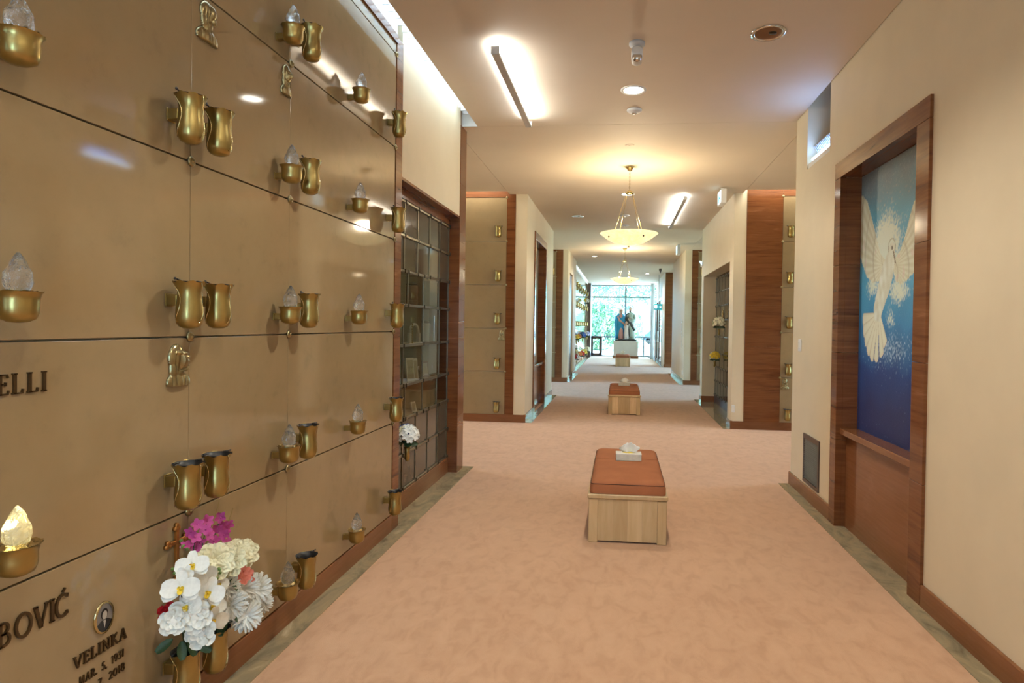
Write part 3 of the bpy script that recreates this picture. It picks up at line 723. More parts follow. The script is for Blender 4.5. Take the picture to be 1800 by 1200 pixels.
relief('bronze veiled head mounted beneath the top row lamp and vase', (XL, 2.856, 2.650), ROT, .095, .150, MADONNA_FRONT, None)
relief('small bronze bust on the passage crypt wall past the marble pier', (-1.795, 9.447, 1.335), 0, .11, .155, MADONNA_FRONT, None)
relief('small bronze bust on the crypt wall beside the wide brown marble', (2.425, 9.447, .69), 0, .12, .165, MADONNA_FRONT, None)

# ================================================================== BRONZE LETTERING
def arc(cx, cz, rx, rz_, a0, a1, n=12): return [(cx+rx*cos(radians(a0+(a1-a0)*k/n)), cz+rz_*sin(radians(a0+(a1-a0)*k/n))) for k in range(n+1)]
TK, TN, SF = .15, .075, .07
G = {   # width, strokes (polyline, thickness)
 'I': (.30, [([(.15, 0), (.15, 1)], TK), ([(.02, .02), (.28, .02)], SF), ([(.02, .98), (.28, .98)], SF)]),
 'L': (.62, [([(.15, 0), (.15, 1)], TK), ([(.02, .98), (.28, .98)], SF), ([(.02, .03), (.55, .03)], SF), ([(.55, 0), (.60, .22)], SF)]),
 'E': (.62, [([(.15, 0), (.15, 1)], TK), ([(.02, .03), (.55, .03), (.60, .20)], SF), ([(.02, .97), (.52, .97), (.56, .80)], SF), ([(.15, .52), (.44, .52)], SF), ([(.44, .43), (.44, .61)], SF)]),
 'B': (.68, [([(.15, 0), (.15, 1)], TK), ([(.02, .97), (.34, .97)]+arc(.34, .75, .22, .22, 90, -90)+[(.15, .53)], .09), ([(.15, .53), (.36, .53)]+arc(.36, .28, .27, .25, 90, -90)+[(.02, .03)], .10)]),
 'O': (.90, [(arc(.45, .5, .39, .49, 0, 360, 28), .12)]),
 'V': (.80, [([(.08, 1), (.40, 0)], TK), ([(.40, 0), (.72, 1)], TN), ([(0, .98), (.22, .98)], SF), ([(.60, .98), (.82, .98)], SF)]),
 'C': (.80, [(arc(.46, .5, .38, .49, 48, 312, 22), .12), ([(.72, .80), (.74, .98)], SF), ([(.72, .20), (.74, .04)], SF), ([(.44, 1.10), (.60, 1.26)], .08)]),
 'N': (.80, [([(.14, 0), (.14, 1)], TN), ([(.10, 1), (.66, 0)], TK), ([(.66, 0), (.66, 1)], TN), ([(.02, .02), (.26, .02)], SF), ([(.54, .98), (.78, .98)], SF)]),
 'K': (.76, [([(.15, 0), (.15, 1)], TK), ([(.15, .42), (.62, 1)], TN), ([(.28, .55), (.68, 0)], TK), ([(.02, .02), (.28, .02)], SF), ([(.02, .98), (.28, .98)], SF)]),
 'A': (.80, [([(.10, 0), (.40, 1)], TN), ([(.40, 1), (.70, 0)], TK), ([(.20, .34), (.60, .34)], SF), ([(0, .02), (.22, .02)], SF), ([(.58, .02), (.82, .02)], SF)]),
 'M': (.95, [([(.12, 0), (.16, 1)], TN), ([(.16, 1), (.46, .1)], TK), ([(.46, .1), (.76, 1)], TN), ([(.76, 1), (.82, 0)], TK)]),
 'R': (.72, [([(.15, 0), (.15, 1)], TK), ([(.02, .97), (.34, .97)]+arc(.34, .74, .24, .23, 90, -90)+[(.15, .51)], .10), ([(.36, .5), (.66, 0)], TK)]),
 '.': (.28, [([(.12, 0), (.12, .16)], .17)]), ',': (.28, [([(.14, .14), (.08, -.14)], .13)]), ' ': (.55, []),
 '1': (.42, [([(.22, 0), (.22, 1)], TK), ([(.08, .84), (.22, 1)], .09)]),
 '9': (.62, [(arc(.30, .70, .23, .28, 0, 360, 18), .13), ([(.53, .70), (.50, .35), (.22, 0)], .13)]),
 '3': (.58, [([(.08, .96), (.48, .96), (.26, .58)], .12), (arc(.24, .30, .26, .29, 95, -140, 14), .13)]),
 '5': (.58, [([(.50, .95), (.16, .95), (.12, .55)], .12), (arc(.26, .30, .25, .29, 120, -140, 14), .13)]),
 '7': (.55, [([(.05, .95), (.50, .95), (.20, 0)], .14)]),
 '2': (.60, [(arc(.29, .71, .23, .27, 160, -30, 12)+[(.08, .05), (.55, .05)], .13)]),
 '0': (.66, [(arc(.32, .5, .25, .47, 0, 360, 22), .13)]),
 '8': (.62, [(arc(.30, .74, .20, .23, 0, 360, 16), .12), (arc(.30, .27, .25, .26, 0, 360, 16), .12)]),
}
def letter_mesh(ch, H, wscale, dep):
    m = MB()
    for pl, th in G[ch][1]:
        p = [Vector((x*wscale*H, z*H)) for x, z in pl]; th2 = th*H/2; n = len(p)
        closed = n > 8 and (p[0]-p[-1]).length < 1e-6
        L = []; R = []
        for i in range(n):
            if closed: a, b = p[(i-1) % (n-1)], p[(i+1) % (n-1)]
            else: a, b = p[max(0, i-1)], p[min(n-1, i+1)]
            d = (b-a).normalized(); nn = Vector((-d.y, d.x))
            L.append(p[i]+nn*th2); R.append(p[i]-nn*th2)
        vs = []
        for y in (-dep, 0):
            for q in L+R: vs.append((q.x, y, q.y))
        fs = []
        for i in range(n-1):
            fs += [(i, i+1, n+i+1, n+i), (2*n+i, 3*n+i, 3*n+i+1, 2*n+i+1), (i, 2*n+i, 2*n+i+1, i+1), (n+i, n+i+1, 3*n+i+1, 3*n+i)]
        fs += [(0, n, 3*n, 2*n), (n-1, 3*n-1, 4*n-1, 2*n-1)]
        m.add(vs, fs)
    return m
def lettering(label, text, y, z, H, wscale=.78, gap=.10, starts=None, dep=.006, upto=None):
    t = thing('bronze_lettering', label, 'lettering', (XL, y, z), ROT)
    tot = sum(G[c][0] for c in text)+gap*(len(text)-1); k = 1.0
    if upto: wscale = (upto-y)/(tot*H)
    x = 0
    for i, c in enumerate(text):
        if G[c][1]:
            o = letter_mesh(c, H, wscale, dep).build('letter', 'letter_bronze', t)
            o.location = ((starts[i]-y) if starts else x, 0, 0)
        x += (G[c][0]+gap)*wscale*H
    return t
lettering('four raised bronze capitals at the picture edge under the middle lamp', 'ELLI', 1.468, 1.294, .055, .95, starts=[1.468, 1.508, 1.551, 1.594])
lettering('large raised bronze surname letters below the lit lamp', 'BOVIC', 1.470, .630, .064, .86, starts=[1.470, 1.519, 1.574, 1.622, 1.639])
lettering('small raised bronze given name under the oval portrait', 'VELINKA', 1.702, .450, .036, upto=1.903)
lettering('first raised bronze date line under the given name', 'MAR. 5, 1931', 1.722, .392, .025, upto=1.895, dep=.004)
lettering('second raised bronze date line at the bottom picture edge', '7, 2018', 1.792, .346, .025, upto=1.898, dep=.004)
# oval portrait
t = thing('portrait_medallion', 'oval ceramic portrait in a gold rim above the given name', 'portrait', (XL, 1.811, .558), ROT)
def ovalring(r0, r1, y0, y1): 
    m = MB(); n = 32; vs = []
    for (q, y) in ((r1, 0), (r1, y0), (r0, y1)):
        for i in range(n): a = 2*pi*i/n; vs.append(((.037+q)*cos(a), -y, (.050+q)*sin(a)))
    fs = [(k*n+i, k*n+(i+1) % n, (k+1)*n+(i+1) % n, (k+1)*n+i) for k in range(2) for i in range(n)]
    return m.add(vs, fs, True)
ovalring(-.006, 0, .007, .007).build('rim', 'brass_polished', t)
plain('photo_grey', (.20, .18, .16), .2, 0, .1); plain('photo_face', (.42, .38, .33), .2, 0, .05); plain('photo_dark', (.02, .018, .017), .2, 0, .1)
def oval(cx, cz, rx, rz_, y, n=24, cut=None):
    vs = [(cx+rx*cos(2*pi*i/n), -y, max(cz+rz_*sin(2*pi*i/n), cut if cut is not None else -9)) for i in range(n)]; return MB().add(vs, [tuple(range(n))])
oval(0, 0, .033, .046, .005).build('photo', 'photo_grey', t); 
ph = t.children[-1] if t.children else None
def sub(m, n, mat): 
    o = m.build(n, mat, t); return o
# sitter: dark jacket, face, hair as flat print, clipped to the oval
jk = MB(); pts = []
for i in range(25):
    a = pi+pi*i/24; pts.append((.032*cos(a), -.0053, .045*sin(a)))
pts = [p for p in pts if p[2] < -.012]; pts += [(.012, -.0053, -.006), (-.012, -.0053, -.006)]
jk.add(pts, [tuple(range(len(pts)))]); sub(jk, 'printed_jacket', 'photo_dark')
sub(oval(0, .012, .0135, .0175, .0055), 'printed_hair', 'photo_dark'); sub(oval(.001, .008, .0095, .0135, .0058), 'printed_face', 'photo_face')
sub(MB().add([(-.005, -.0058, -.008), (.006, -.0058, -.008), (.001, -.0058, -.034)], [(0, 1, 2)]), 'printed_blouse', 'photo_face')
# crucifix with trefoil ends
t = thing('wall_crucifix', 'orange bronze cross with rounded ends behind the white bouquet', 'cross', (XL, 2.132, .655), ROT)
m = MB().box(-.0075, .0075, -.012, 0, -.10, .085, bv=.002).box(-.045, .045, -.0115, 0, .025, .040, bv=.002)
m.build('cross_bars', 'copper_cross', t)
for cx, cz in ((0, .085), (-.045, .0325), (.045, .0325), (0, -.10)):
    q = MB()
    for a in (0, 120, 240):
        q.lathe([(.009, 0), (.009, -.010), (.006, -.013)], 10, (cx+.008*cos(radians(a+90)), 0, cz+.008*sin(radians(a+90))), axis='y')
    q.build('trefoil_end', 'copper_cross', t)

# ================================================================== FLOWERS (meshes face +Z locally)
def petal(m, ang, L, W, lift, cup, base=.0, tip=.6, nu=6, nv=4, z0=0.0, wave=0.0):
    """petal growing outward at angle ang; lift = angle above the flower plane"""
    vs = []; fs = []
    ca, sa = cos(ang), sin(ang)
    for i in range(nu+1):
        u = i/nu; half = W/2*(sqrt(max(0, 1-((u-.52)/.54)**2)) if tip < .9 else (.45+.55*u)*sqrt(max(.06, 1-(max(0, u-.55)/.47)**2)))
        a = lift*(1-.5*u); r = base+L*u*cos(a); z = z0+L*u*sin(a)
        for j in range(nv+1):
            q = -1+2*j/nv; h = cup*(q*q)*W*.5+wave*sin(q*6+u*5+ang*3)*u
            x = r; y = q*half
            vs.append((x*ca-y*sa, x*sa+y*ca, z+h))
    for i in range(nu):
        for j in range(nv): a = i*(nv+1)+j; fs.append((a, a+1, a+nv+2, a+nv+1))
    m.add(vs, fs, True)
def F_orchid():
    c = MB(); petal(c, -pi/2, .34, .30, .7, .5, z0=.05); petal(c, .3, .20, .22, .9, .5, z0=.05); petal(c, pi-.3, .20, .22, .9, .5, z0=.05); c.ell((0, 0, .10), (.08, .08, .10), 8, 5)
    return c, None
def F_sepal():
    m = MB(); petal(m, 0, 1.0, .62, .12, .10, nu=8, nv=6); return m, None
def F_broad():
    m = MB(); petal(m, 0, 1.0, 1.05, .2, .10, z0=.04, nu=8, nv=6); return m, None
def F_rose():
    m = MB()
    for ring, (n, r, L, lift, W) in enumerate(((5, .34, .62, .62, .95), (5, .24, .58, 1.0, .80), (4, .15, .56, 1.25, .62), (3, .07, .52, 1.42, .42), (3, .02, .48, 1.5, .26))):
        for k in range(n): petal(m, 2*pi*k/n+ring*.6, L, W, lift, .30, base=r, tip=1, z0=-.06+.02*ring, nu=6, nv=6)
    m.ell((0, 0, -.04), (.46, .46, .34), 14, 8); return m, None
def F_peony():
    m = MB(); random.seed(11)
    for ring, (n, r, L, lift, W) in enumerate(((8, .22, .80, .25, .78), (8, .20, .72, .60, .70), (7, .15, .64, .92, .60), (6, .09, .56, 1.18, .48), (5, .03, .50, 1.4, .36))):
        for k in range(n): petal(m, 2*pi*k/n+ring*.5, L, W, lift+random.uniform(-.08, .08), .12, base=r, tip=1, z0=.02*ring, wave=.028, nu=6, nv=10)
    m.ell((0, 0, -.02), (.45, .45, .28), 12, 6); return m, None
def F_mum():
    m = MB(); random.seed(5)
    for ring in range(7):
        lift = -.25+ring*.28; n = [20, 20, 18, 16, 13, 10, 6][ring]
        for k in range(n): petal(m, 2*pi*k/n+ring*.37+random.uniform(-.06, .06), random.uniform(.66, .78), .17, lift+random.uniform(-.08, .08), .5, base=.22*cos(max(0, lift)), z0=.22*sin(max(0, lift)), nu=3, nv=2)
    m.ell((0, 0, .0), (.38, .38, .36), 10, 6); return m, None
def F_floret():
    m = MB(); random.seed(9)
    for k in range(5): petal(m, 2*pi*k/5, 1, .75, .45, .2, nu=3, nv=3)
    m.ell((0, 0, .1), (.16, .16, .14), 6, 4); return m, None
def F_leaf():
    m = MB(); petal(m, 0, 1.0, .5, .2, .25, nu=5, nv=4); return m, None
def F_bud():
    m = MB(); m.ell((0, 0, 0), (.6, .6, 1), 8, 6); return m, None
FM = {}
for nm, fn in (('orchid', F_orchid), ('sepal', F_sepal), ('broad', F_broad), ('rose', F_rose), ('peony', F_peony), ('mum', F_mum), ('floret', F_floret), ('leaf', F_leaf), ('bud', F_bud)):
    a, c = fn(); o = a.build(nm, None); FM[nm] = [o.data, None]; bpy.data.objects.remove(o)
    if c: o = c.build(nm, None); FM[nm][1] = o.data; bpy.data.objects.remove(o)
MESHM = {}
def flower(kind, mat, parent, pos, r, dirv, spin=0.0, name=None, throat='petal_yellow'):
    key = (kind, mat)
    if key not in MESHM:
        me = FM[kind][0].copy(); me.materials.clear(); me.materials.append(MAT[mat]); MESHM[key] = me
    o = bpy.data.objects.new(name or kind, MESHM[key]); COL.objects.link(o); o.parent = parent
    o.location = pos; o.scale = (r, r, r)
    q = Vector(dirv).normalized().to_track_quat('Z', 'Y') @ Matrix.Rotation(spin, 3, 'Z').to_quaternion()
    o.rotation_mode = 'QUATERNION'; o.rotation_quaternion = q
    if FM[kind][1]:
        k2 = (kind, 'throat', throat)
        if k2 not in MESHM:
            me = FM[kind][1].copy(); me.materials.clear(); me.materials.append(MAT[throat]); MESHM[k2] = me
        t = bpy.data.objects.new('throat', MESHM[k2]); COL.objects.link(t); t.parent = o
    return o
TOCAM = Vector((1.3, -1.9, .75)).normalized()
random.seed(21)
def jit(v, a): return Vector((v[0]+random.uniform(-a, a), v[1]+random.uniform(-a, a), v[2]+random.uniform(-a, a)))
VA = (-1.525, 2.090, .316); VB = (-1.525, 2.250, .316)
b1 = thing('flower_bouquet', 'large bouquet of white orchids, roses and pink sprays in the lowest vase', 'bouquet', VA)
b2 = thing('flower_bouquet', 'round bouquet of white chrysanthemums with a coral bloom', 'bouquet', VB)
def rel(root, p): return (p[0]-root.location.x, p[1]-root.location.y, p[2]-root.location.z)
def stem(root, p, mat='leaf_dark', r=.0022):
    q = rel(root, p); MB().tube([(0, 0, -.06), (q[0]*.25, q[1]*.25, q[2]*.45), (q[0]*.95, q[1]*.95, q[2]*.97)], r, 5).build('stem', mat, root)
for k, x, y, z, r in [('orchid', -1.430, 1.928, .608, .058), ('orchid', -1.440, 1.997, .657, .052), ('orchid', -1.460, 2.082, .601, .046), ('orchid', -1.420, 2.053, .542, .054), ('orchid', -1.440, 1.967, .528, .050), ('orchid', -1.450, 2.123, .411, .050), ('orchid', -1.460, 2.140, .453, .044), ('orchid', -1.430, 2.007, .595, .036), ('orchid', -1.440, 2.145, .535, .032), ('orchid', -1.440, 1.963, .645, .028)]:
    oc = flower('orchid', 'petal_yellow', b1, rel(b1, (x, y, z)), r, jit(TOCAM, .3), random.uniform(-.6, .6)); stem(b1, (x-.01, y+.01, z))
    for kd, an in (('sepal', pi/2), ('sepal', pi/2+2*pi/3), ('sepal', pi/2+4*pi/3), ('broad', .12), ('broad', pi-.12)):
        pe = flower(kd, 'petal_white', oc, (0, 0, 0), 1, (0, 0, 1), 0, 'petal'); pe.rotation_mode = 'XYZ'; pe.rotation_euler = (0, 0, an)
for x, y, z, r in [(-1.460, 1.934, .496, .050), (-1.420, 1.980, .492, .060), (-1.420, 2.018, .415, .054)]:
    flower('rose', 'petal_white', b1, rel(b1, (x, y, z)), r, jit(TOCAM, .15), random.random()*3); stem(b1, (x-.01, y+.01, z-.01))
for x, y, z, r in [(-1.470, 2.156, .609, .072), (-1.500, 2.375, .555, .066), (-1.465, 2.235, .578, .064), (-1.48, 2.30, .585, .06)]:
    flower('peony', 'petal_cream', b1, rel(b1, (x, y, z)), r, jit(TOCAM+Vector((0, 0, .4)), .15), random.random()*3); stem(b1, (x-.01, y, z-.02))
flower('rose', 'petal_red', b1, rel(b1, (-1.50, 1.957, .513)), .038, (.8, -.6, .2)); stem(b1, (-1.505, 1.96, .51))
dl = [(2.164, .742), (2.222, .739), (2.297, .727), (2.142, .701), (2.216, .687), (2.311, .660), (2.160, .653), (2.259, .629), (2.113, .680), (2.323, .618), (2.201, .618), (2.19, .715), (2.26, .70), (2.28, .665), (2.24, .655), (2.135, .725), (2.18, .67), (2.305, .695), (2.335, .69)]
for y, z in dl:
    p = (-1.53+random.uniform(-.02, .02), y, z); flower('floret', 'petal_pink', b1, rel(b1, p), .024, jit(TOCAM, .6), random.random()*3, 'delphinium_floret')
for y, z in ((2.15, .72), (2.22, .74), (2.30, .73)): stem(b1, (-1.54, y, z))
for p in ((-1.54, 2.075, .713), (-1.54, 2.085, .69), (-1.535, 2.10, .675), (-1.53, 2.020, .634), (-1.53, 2.045, .604), (-1.53, 2.03, .615), (-1.42, 2.112, .604), (-1.425, 2.125, .585), (-1.42, 2.10, .575)):
    flower('bud', 'leaf_light', b1, rel(b1, p), .010, jit(TOCAM, .5), 0, 'orchid_bud')
for a in ((2.294, .794), (2.382, .740), (2.139, .748)):
    y, z = a; q = rel(b1, (-1.55, y, z)); MB().tube([(0, .03, .1), (q[0]*.8, q[1]*.5, q[2]*.6), (q[0], q[1]*.85, q[2]*.82), (q[0], q[1]*.97, q[2]*.92), (q[0]+.006, q[1]*1.0, q[2])], .0022, 5, .001).build('twig', 'twig', b1)
for p, d in (((-1.48, 2.00, .395), (.5, -.7, .3)), ((-1.49, 2.05, .375), (.8, -.4, .3)), ((-1.50, 1.985, .41), (.2, -1, .4)), ((-1.48, 2.10, .37), (.9, .2, .4)), ((-1.50, 2.03, .42), (.6, -.6, .6)), ((-1.46, 2.222, .526), (.8, .3, .5)), ((-1.47, 2.26, .53), (.7, -.3, .6)), ((-1.47, 2.06, .36), (.5, -.8, .2))):
    flower('leaf', 'leaf_dark', b1, rel(b1, p), .06, d, random.uniform(-2.5, -.6), 'leaf')
for x, y, z, r in [(-1.460, 2.241, .420, .070), (-1.490, 2.444, .386, .078), (-1.470, 2.357, .318, .070), (-1.470, 2.231, .489, .055), (-1.490, 2.503, .303, .050), (-1.48, 2.36, .43, .066), (-1.49, 2.47, .34, .06)]:
    flower('mum', 'petal_white', b2, rel(b2, (x, y, z)), r*.95, jit(TOCAM, .2), random.random()*3, 'chrysanthemum'); stem(b2, (x-.01, y-.01, z))
for dx, dz in ((0, 0), (.02, .015), (-.02, .01), (.0, .03), (.03, -.01)):
    flower('floret', 'petal_coral', b2, rel(b2, (-1.462, 2.328+dx, .478+dz)), .026, jit(TOCAM, .4), random.random()*3, 'coral_bloom')
for p, d in (((-1.50, 2.26, .36), (.6, -.5, .5)), ((-1.49, 2.29, .37), (.8, .3, .5)), ((-1.50, 2.24, .35), (.4, -.8, .4))): flower('leaf', 'leaf_dark', b2, rel(b2, p), .055, d, random.uniform(-2.5, -.6), 'leaf')

def small_bouquet(label, vase_loc, size, blooms, rz=0, n=22, vh=.11, group=None, vase=True):
    """compact bunch: blooms = list of (kind, mat, share); a small holder below it"""
    t = thing('flower_bouquet', label, 'bouquet', vase_loc, rz, group)
    if 'crypt wall near' in label: MB().tube([(0, 0, -vh*.5), (-.04, 0, -vh*.5), (-1.50-vase_loc[0], 0, -vh*.5)], .006, 6).build('bracket', 'brass', t)
    if vase: MB().lathe([(.012, -vh), (.022, -vh*.8), (.018, -vh*.35), (.026, 0), (.022, 0), (.012, -vh*.5)], 12, caps=(True, True)).build('holder', 'brass', t)
    for i in range(n):
        th = 2.399*i; ph = math.acos(1-1.25*(i+.5)/n); d = Vector((sin(ph)*cos(th), sin(ph)*sin(th), cos(ph)))
        q = (i*.618034+.3) % 1; acc = 0
        for kind, mat, share in blooms:
            acc += share
            if q <= acc: break
        p = Vector((0, 0, size*.75))+d*size*.72
        flower(kind, mat, t, p, size*(.36 if kind != 'floret' else .30), d+Vector((0, 0, .1)), random.random()*3, 'bloom')
    for i in range(7):
        a = i*.9; flower('leaf', 'leaf_dark', t, (cos(a)*size*.4, sin(a)*size*.4, size*.2), size*.6, (cos(a), sin(a), .4), 0, 'leaf')
    return t
random.seed(4)
small_bouquet('small bunch of white and blue flowers fixed to the niche glass by the jamb', (-1.615, 4.68, .545), .11, [('floret', 'petal_white', .62), ('floret', 'petal_cream', .18), ('rose', 'petal_blue', .20)], n=34)
small_bouquet('small yellow flowers on the glass niches past the dove wall', (1.79, 12.0, .86), .12, [('floret', 'petal_yellow', .75), ('floret', 'petal_cream', .25)], n=26)
small_bouquet('cream flowers on the glass niches past the dove wall', (1.77, 11.42, 1.47), .14, [('floret', 'petal_cream', .8), ('floret', 'leaf_light', .2)], n=26)
tv = thing('brass_figurine', 'little gold figurine on a rail of the far glass niches', 'figurine', (1.86, 11.60, 1.655))
MB().lathe([(.035, 0), (.03, .03), (.012, .05), (.03, .09), (.012, .12), (.02, .14), (.002, .16)], 12).build('figure', 'brass_polished', tv); MB().lathe([(.04, -.012), (.04, 0)], 12).build('foot', 'brass', tv)
FB = [(19.95, 1.02, .20, 'yellow and green', [('floret', 'petal_yellow', .5), ('leaf', 'leaf_light', .5)]), (22.6, 1.02, .26, 'deep blue', [('floret', 'petal_blue', .8), ('floret', 'petal_white', .2)]), (25.9, 1.02, .25, 'lilac and white', [('floret', 'petal_lilac', .5), ('floret', 'petal_white', .5)]),
      (25.2, 2.36, .24, 'white and yellow', [('floret', 'petal_white', .5), ('floret', 'petal_yellow', .5)]), (20.3, .36, .20, 'white and red', [('floret', 'petal_white', .5), ('floret', 'petal_red', .5)]), (21.2, .42, .22, 'orange and cream', [('floret', 'petal_orange', .5), ('floret', 'petal_cream', .5)]),
      (22.3, .36, .24, 'red', [('floret', 'petal_red', .8), ('floret', 'petal_cream', .2)]), (23.8, .36, .25, 'bright yellow', [('floret', 'petal_yellow', .85), ('floret', 'petal_white', .15)]), (26.5, .36, .25, 'pale cream', [('floret', 'petal_cream', 1.0)]), (20.1, .72, .15, 'small white', [('floret', 'petal_white', 1.0)]), (21.0, 1.02, .2, 'brown orange', [('floret', 'petal_orange', .7), ('leaf', 'leaf_dark', .3)])]
for y, z, s, nm, bl in FB: small_bouquet('far bunch of %s flowers on the crypt wall near the window' % nm, (-1.49+s*.62, y, z), s*.62, bl, n=20)

# ================================================================== BENCHES AND TISSUE BOXES
def make_bench(first):
    t = thing('upholstered_bench', 'x', 'bench', (0, 0, 0), 0, 'benches down the middle of the corridor')
    W, L = .536, 1.20
    pl = .089
    # front and back aprons of planks, side aprons, corner posts
    bx('inner_box', 'maple_wood', t, -W/2+.012, W/2-.012, .012, L-.012, .012, .295)
    for yy in (0, L-.02):
        for k in range(4):
            w4 = (W-.13)/4; x0 = -W/2+.065+k*w4
            bx('plank', 'maple_wood', t, x0+.0004, x0+w4-.0004, yy, yy+.02, .014, .30)
    for s in (-1, 1):
        for yy in (0, L-.065): bx('corner_post', 'maple_wood', t, s*W/2, s*(W/2-.0645), yy-.003 if yy == 0 else yy, yy+.065 if yy == 0 else yy+.068, 0, .30, bv=.004)
        for k in range(8):
            l8 = (L-.13)/8; y0 = .065+k*l8
            bx('plank', 'maple_wood', t, s*(W/2-.02), s*W/2, y0+.0004, y0+l8-.0004, .014, .30)
    bx('seat_board', 'maple_wood', t, -W/2-.008, W/2+.008, -.010, L+.010, .303, .335, bv=.006)
    # cushion: rounded pillow
    m = MB(); nx, ny = 24, 40; cw, cl, h0, h1 = W-.012, L-.01, .336, .432; vs = []; fs = []
    def sup(u): return (1-abs(u)**7)
    rings = [(1.0, 0.0), (1.005, .25), (1.0, .55), (.975, .80), (.93, .93)]
    def rr(px, py, sx, sy, rad=.05): return px*sx, py*sy
    per = []
    rad = .035
    for (cx, cy, a0) in ((cw/2-rad, cl/2-rad, 0), (-cw/2+rad, cl/2-rad, 90), (-cw/2+rad, -cl/2+rad, 180), (cw/2-rad, -cl/2+rad, 270)):
        for k in range(7): a = radians(a0+15*k); per.append((cx+rad*cos(a), cy+rad*sin(a)))
    n = len(per)
    prof = [(0, 0), (0, .045), (.006, .066), (.018, .082), (.038, .091), (.07, .0955), (.14, .0985)]
    for inset, z in prof:
        for (x, y) in per:
            sx = (cw/2-inset)/(cw/2); sy = (cl/2-inset)/(cl/2); vs.append((x*sx, y*sy+L/2, h0+z))
    for k in range(len(prof)-1):
        for i in range(n): fs.append((k*n+i, k*n+(i+1) % n, (k+1)*n+(i+1) % n, (k+1)*n+i))
    fs.append(tuple((len(prof)-1)*n+i for i in range(n)))
    m.add(vs, fs, True); c = m.build('cushion', 'rug_seat', t)
    pp = []
    for (x, y) in per+per[:1]: pp.append((x*(1-.0052/(cw/2)), y*(1-.0052/(cl/2))+L/2, h0+.0665))
    MB().tube(pp, .0026, 5).build('piping', 'seat_piping', t)
    MB().box(-cw/2+.02, cw/2-.02, L*.60, L*.60+.004, h0+.0955, h0+.0992).build('seam', 'rug_seat', t)
    return t
bench0 = make_bench(True)
for (x, y, lb) in ((.075, 4.325, 'large near bench with rust cushion and pale maple box'), (.10, 10.60, 'middle bench with dull brown cushion in the second crossing'), (.14, 23.1, 'farthest small bench in front of the statue plinth')):
    place(bench0, (x, y, 0), 0, lb)
drop(bench0)
def tissue_box(x, y, label):
    t = thing('tissue_box', label, 'tissue box', (x, y, .4355), .02, 'tissue boxes on benches')
    bx('carton', 'tissue_box', t, -.10, .10, -.055, .055, 0, .055, bv=.003)
    bx('top_band', 'paper_white', t, -.101, .101, -.056, .056, .046, .0565, bv=.002)
    MB().lathe([(.055, .0568), (.05, .058)], 20, fn=lambda r, z, a, k: (r*(1-.5*abs(sin(a))), z)).build('slot', 'petal_yellow', t)
    m = MB(); random.seed(2); vs = []; fs = []; nu, nv = 12, 7
    for j in range(nv+1):
        v = j/nv
        for i in range(nu+1):
            u = -1+2*i/nu; wd = .035+.05*sin(pi*min(1, v*.75+.05)); zz = .057+.078*v*(1-.45*u*u*v)
            vs.append((u*wd+.01*v, .012*sin(u*5+v*3)*(1-.3*v)+.012*sin(9*u)*v, zz+.004*sin(u*14)*v))
    for j in range(nv):
        for i in range(nu): a = j*(nu+1)+i; fs.append((a, a+1, a+nu+2, a+nu+1))
    m.add(vs, fs, True); o = m.build('tissue', 'tissue', t)
    md = o.modifiers.new('thickness', 'SOLIDIFY'); md.thickness = .003
tissue_box(.088, 5.01, 'white tissue box on the large near bench'); tissue_box(.10, 11.25, 'tissue box on the middle bench'); tissue_box(.13, 23.65, 'tissue box on the farthest bench')

# ================================================================== DOVE PAINTING
from mathutils import noise as mnoise
def inpoly(p, poly):
    x, y = p; c = False; j = len(poly)-1
    for i in range(len(poly)):
        xi, yi = poly[i]; xj, yj = poly[j]
        if (yi > y) != (yj > y) and x < (xj-xi)*(y-yi)/(yj-yi)+xi: c = not c
        j = i
    return c
LW = [(-.05, .93), (.038, .922), (.148, .889), (.274, .804), (.371, .731), (.454, .673), (.552, .642), (.513, .607), (.434, .573), (.296, .574), (.171, .597), (.051, .653), (-.05, .723)]
RW = [(1.6, .94), (.993, .817), (.949, .785), (.88, .72), (.8, .669), (.715, .646), (.68, .608), (.732, .566), (.816, .552), (.911, .563), (1.6, .70)]
BD = [(.599, .679), (.626, .700), (.671, .706), (.707, .694), (.724, .672), (.715, .646), (.68, .578), (.608, .521), (.513, .466), (.46, .425), (.361, .43), (.329, .476), (.403, .549), (.494, .628), (.552, .656)]
TF = [((.403, .451), (.09, .43)), ((.403, .447), (.105, .385)), ((.413, .443), (.15, .346)), ((.413, .443), (.212, .305)), ((.423, .442), (.296, .279)), ((.434, .442), (.403, .276)), ((.444, .442), (.513, .298)), ((.464, .446), (.575, .338))]
def lerp(a, b, t): t = max(0, min(1, t)); return tuple(x+(y-x)*t for x, y in zip(a, b))
